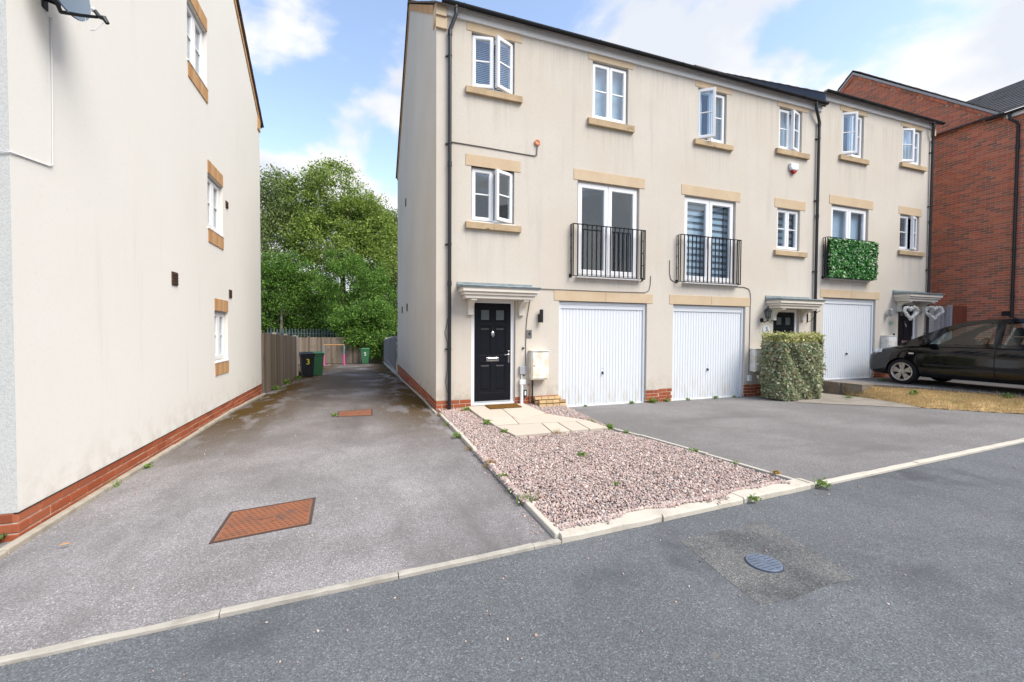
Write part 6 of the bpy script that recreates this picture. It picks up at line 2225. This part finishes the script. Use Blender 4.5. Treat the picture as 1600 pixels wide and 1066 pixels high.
flat = outer + w_front + w_rear + w_quart
for sx in (-1, 1):
    side.add([(sx * xs_(p[1]), p[0], p[1]) for p in flat], [tuple(t_) for t_ in tri])
    for hole in (w_front, w_rear, w_quart):
        n_ = len(hole)
        side.add([(sx * xs_(p[1]), p[0], p[1]) for p in hole] + [(sx * (xs_(p[1]) - .03), p[0], p[1]) for p in hole], [(k, (k + 1) % n_, (k + 1) % n_ + n_, k + n_) for k in range(n_)])
o_ = side.build('pillars', 'car_paint', car)
rf = MB()
NX = 9
rl_ = [p for p in roof_l[3:9]]
for (y, z) in rl_:
    hw = xs_(z)
    rf.v += [(hw * (2 * k / (NX - 1) - 1), y + (.10 * (1 - (2 * k / (NX - 1) - 1) ** 2) if y > -1.2 else 0), z + .045 * (1 - abs(2 * k / (NX - 1) - 1) ** 2.2)) for k in range(NX)]
for i in range(len(rl_) - 1):
    for k in range(NX - 1):
        rf.f.append((i * NX + k, i * NX + k + 1, (i + 1) * NX + k + 1, (i + 1) * NX + k)); rf.m.append(0)
rf.build('roof', 'car_paint', car, smooth=True)
ws = MB()
for (y, z, bow) in ((.06, 1.0, .18), (-.32, 1.22, .15), (-.70, 1.415, .13), (-1.0, 1.525, .10)):
    hw = xs_(z)
    ws.v += [(hw * (2 * k / (NX - 1) - 1), y + bow * (1 - (2 * k / (NX - 1) - 1) ** 2), z + .02 * (1 - (2 * k / (NX - 1) - 1) ** 2)) for k in range(NX)]
for i in range(3):
    for k in range(NX - 1):
        ws.f.append((i * NX + k, i * NX + k + 1, (i + 1) * NX + k + 1, (i + 1) * NX + k)); ws.m.append(0)
ws.build('windscreen', 'car_glass', car, smooth=True)
bw = MB()
for (y, z) in roof_l[8:]:
    hw = xs_(z)
    bw.v += [(hw * (2 * k / (NX - 1) - 1), y - .07 * (1 - (2 * k / (NX - 1) - 1) ** 2), z) for k in range(NX)]
for i in range(2):
    for k in range(NX - 1):
        bw.f.append((i * NX + k, i * NX + k + 1, (i + 1) * NX + k + 1, (i + 1) * NX + k)); bw.m.append(0)
bw.build('rear_window', 'car_glass', car, smooth=True)
for sx in (-1, 1):
    for hole in (w_front, w_rear, w_quart):
        n_ = len(hole)
        g_ = MB().add([(sx * (xs_(p[1]) - .014), p[0], p[1]) for p in hole], [tuple(range(n_))])
        g_.build('side_window', 'car_glass', car)
    # door seams, rubbing strip, handles
    for y in (-.30, -1.645, -2.62):
        sb = MB().tube([(sx * .888, y + (.02 if y > -1 else 0), .98), (sx * .912, y, .80), (sx * .921, y, .60), (sx * .912, y, .36), (sx * .87, y, .23)], .0035, 5)
        sb.build('door_seam', 'car_trim', car)
    MB().box(sx * .921 - .008, sx * .921 + .008, -2.2, -.42, .50, .545).build('rubbing_strip', 'car_trim', car, bevel=.006)
    for y in (-1.47, -2.45):
        MB().tube([(sx * .905, y + .10, .80), (sx * .935, y + .07, .805), (sx * .935, y - .07, .805), (sx * .905, y - .10, .80)], .012, 6).build('door_handle', 'car_paint', car)
    MB().tube([(sx * .855, -.34, 1.0), (sx * .93, -.50, 1.05)], .03, 8).build('mirror_arm', 'car_trim', car)
    mr = MB().lathe([(.02, -.10), (.085, -.085), (.098, 0), (.085, .075), (.03, .10)], (sx * 1.0, -.52, 1.075), 'x', 14)
    mr.v = [(v_[0], -.52 + (v_[1] + .52) * .85, 1.075 + (v_[2] - 1.075) * .78) for v_ in mr.v]
    mr.build('door_mirror', 'car_paint', car, smooth=True)
    MB().box(sx * .905 - .012, sx * .905 + .012, -.24, -.14, .76, .795).build('side_repeater', 'indicator', car, bevel=.006)
    hl = MB()
    pts_ = [(.40, .86, .62), (.44, .77, .72), (.62, .70, .86), (.83, .50, .90), (.84, .52, .80), (.72, .74, .70), (.58, .84, .62)]
    hl.add([(sx * (p[0] + .035), p[1] + .03, p[2] - .02) for p in pts_], [tuple(range(len(pts_)))])
    hl.add([(sx * p[0], p[1] - .05, p[2] - .02) for p in pts_], [tuple(range(len(pts_)))])
    n_ = len(pts_)
    hl.f += [(k, (k + 1) % n_, (k + 1) % n_ + n_, k + n_) for k in range(n_)]; hl.m += [0] * n_
    hl.build('headlight', 'lamp_glass', car)
    # wheels
    for y in (0, -2.64):
        xx = sx * .80
        ty = MB().lathe([(.21, -.095), (.27, -.10), (.302, -.085), (.312, -.04), (.312, .04), (.302, .085), (.27, .10), (.212, .095), (.209, .0), (.21, -.095)], (xx, y, .312), 'x', 36)
        ty.f = ty.f[:-2]; ty.m = ty.m[:-2]
        wl = ty.build('wheel', 'tyre', car, smooth=True)
        so_ = sx * 1
        rm = MB().lathe([(.2075, .0), (.2085, .085 * so_), (.222, .099 * so_), (.226, .102 * so_), (.205, .096 * so_), (.192, .075 * so_), (.19, .0)], (xx, y, .312), 'x', 36)
        rm.f = rm.f[:-2]; rm.m = rm.m[:-2]
        for q in range(5):
            a = 2 * math.pi * q / 5 + .3
            for da in (-.13, .13):
                ca, sa = math.cos(a + da), math.sin(a + da)
                c2, s2 = math.cos(a + da * 1.6), math.sin(a + da * 1.6)
                tx, tz = -sa, ca
                w1_, w2_ = .024, .030
                vs = []
                for (rr_, cc_, ss_, ww, xo) in ((.05, ca, sa, w1_, .078), (.212, c2, s2, w2_, .088)):
                    for d1_ in (-1, 1):
                        for d2_ in (0, 1):
                            vs.append((xx + so_ * (xo - .03 * d2_), y + rr_ * cc_ + d1_ * ww * tx, .312 + rr_ * ss_ + d1_ * ww * tz))
                rm.add(vs, [(0, 2, 6, 4), (1, 5, 7, 3), (0, 4, 5, 1), (2, 3, 7, 6), (0, 1, 3, 2), (4, 6, 7, 5)])
        rm.lathe([(.07, .04 * so_), (.068, .088 * so_), (.03, .094 * so_)], (xx, y, .312), 'x', 18)
        rm.build('rim', 'alloy', wl)
        MB().lathe([(.188, -.01), (.188, .02 * so_), (.01, .02 * so_)], (xx, y, .312), 'x', 24).build('brake_disc', 'car_trim', wl)
        arch = MB()
        pts_ = [(sx * .905, y + .362 * math.cos(t_), .315 + .362 * math.sin(t_)) for t_ in [math.pi * q / 16 for q in range(17)]]
        if y == 0:
            pass
# interior
for sx in (-.38, .38):
    st_ = MB()
    st_.box(sx - .24, sx + .24, -1.55, -1.05, .45, .62)
    st_.add([(sx - .24, -1.50, .60), (sx + .24, -1.50, .60), (sx + .24, -1.62, .60), (sx - .24, -1.62, .60), (sx - .21, -1.72, 1.20), (sx + .21, -1.72, 1.20), (sx + .21, -1.82, 1.20), (sx - .21, -1.82, 1.20)],
            [(0, 3, 2, 1), (4, 5, 6, 7), (0, 1, 5, 4), (1, 2, 6, 5), (2, 3, 7, 6), (3, 0, 4, 7)])
    se = st_.build('seat', 'seat_cloth', car, bevel=.04, segs=3)
    MB().box(sx - .13, sx + .13, -1.86, -1.76, 1.22, 1.40).build('headrest', 'seat_cloth', se, bevel=.04, segs=3)
MB().box(-.62, .62, -2.75, -2.62, .6, 1.22).build('rear_seat', 'seat_cloth', car, bevel=.05, segs=3)
MB().add([(-.82, -.12, .98), (.82, -.12, .98), (.82, -.75, 1.0), (-.82, -.75, 1.0), (-.82, -.12, .8), (.82, -.12, .8), (.82, -.75, .7), (-.82, -.75, .7)],
         [(0, 1, 2, 3), (4, 7, 6, 5), (0, 4, 5, 1), (1, 5, 6, 2), (2, 6, 7, 3), (3, 7, 4, 0)]).build('dashboard', 'car_trim', car, bevel=.03)
swp = []
for q in range(24):
    a = 2 * math.pi * q / 24
    swp.append((.38 + .185 * math.cos(a), -.93 - .185 * math.sin(a) * .42, 1.0 + .185 * math.sin(a) * .9))
MB().tube(swp, .016, 8, closed=True).tube([(.38, -.93, 1.0), (.38, -.72, .93)], .03, 8).tube([(.21, -.93, 1.0), (.55, -.93, 1.0)], .014, 6).build('steering_wheel', 'car_trim', car)
MB().box(-.25, .25, .885, .90, .40, .50).build('number_plate', 'alarm_white', car)
MB().box(-.45, .45, .84, .885, .60, .66).build('grille', 'car_trim', car, bevel=.01)
car.location = (CX, CY, CZ)
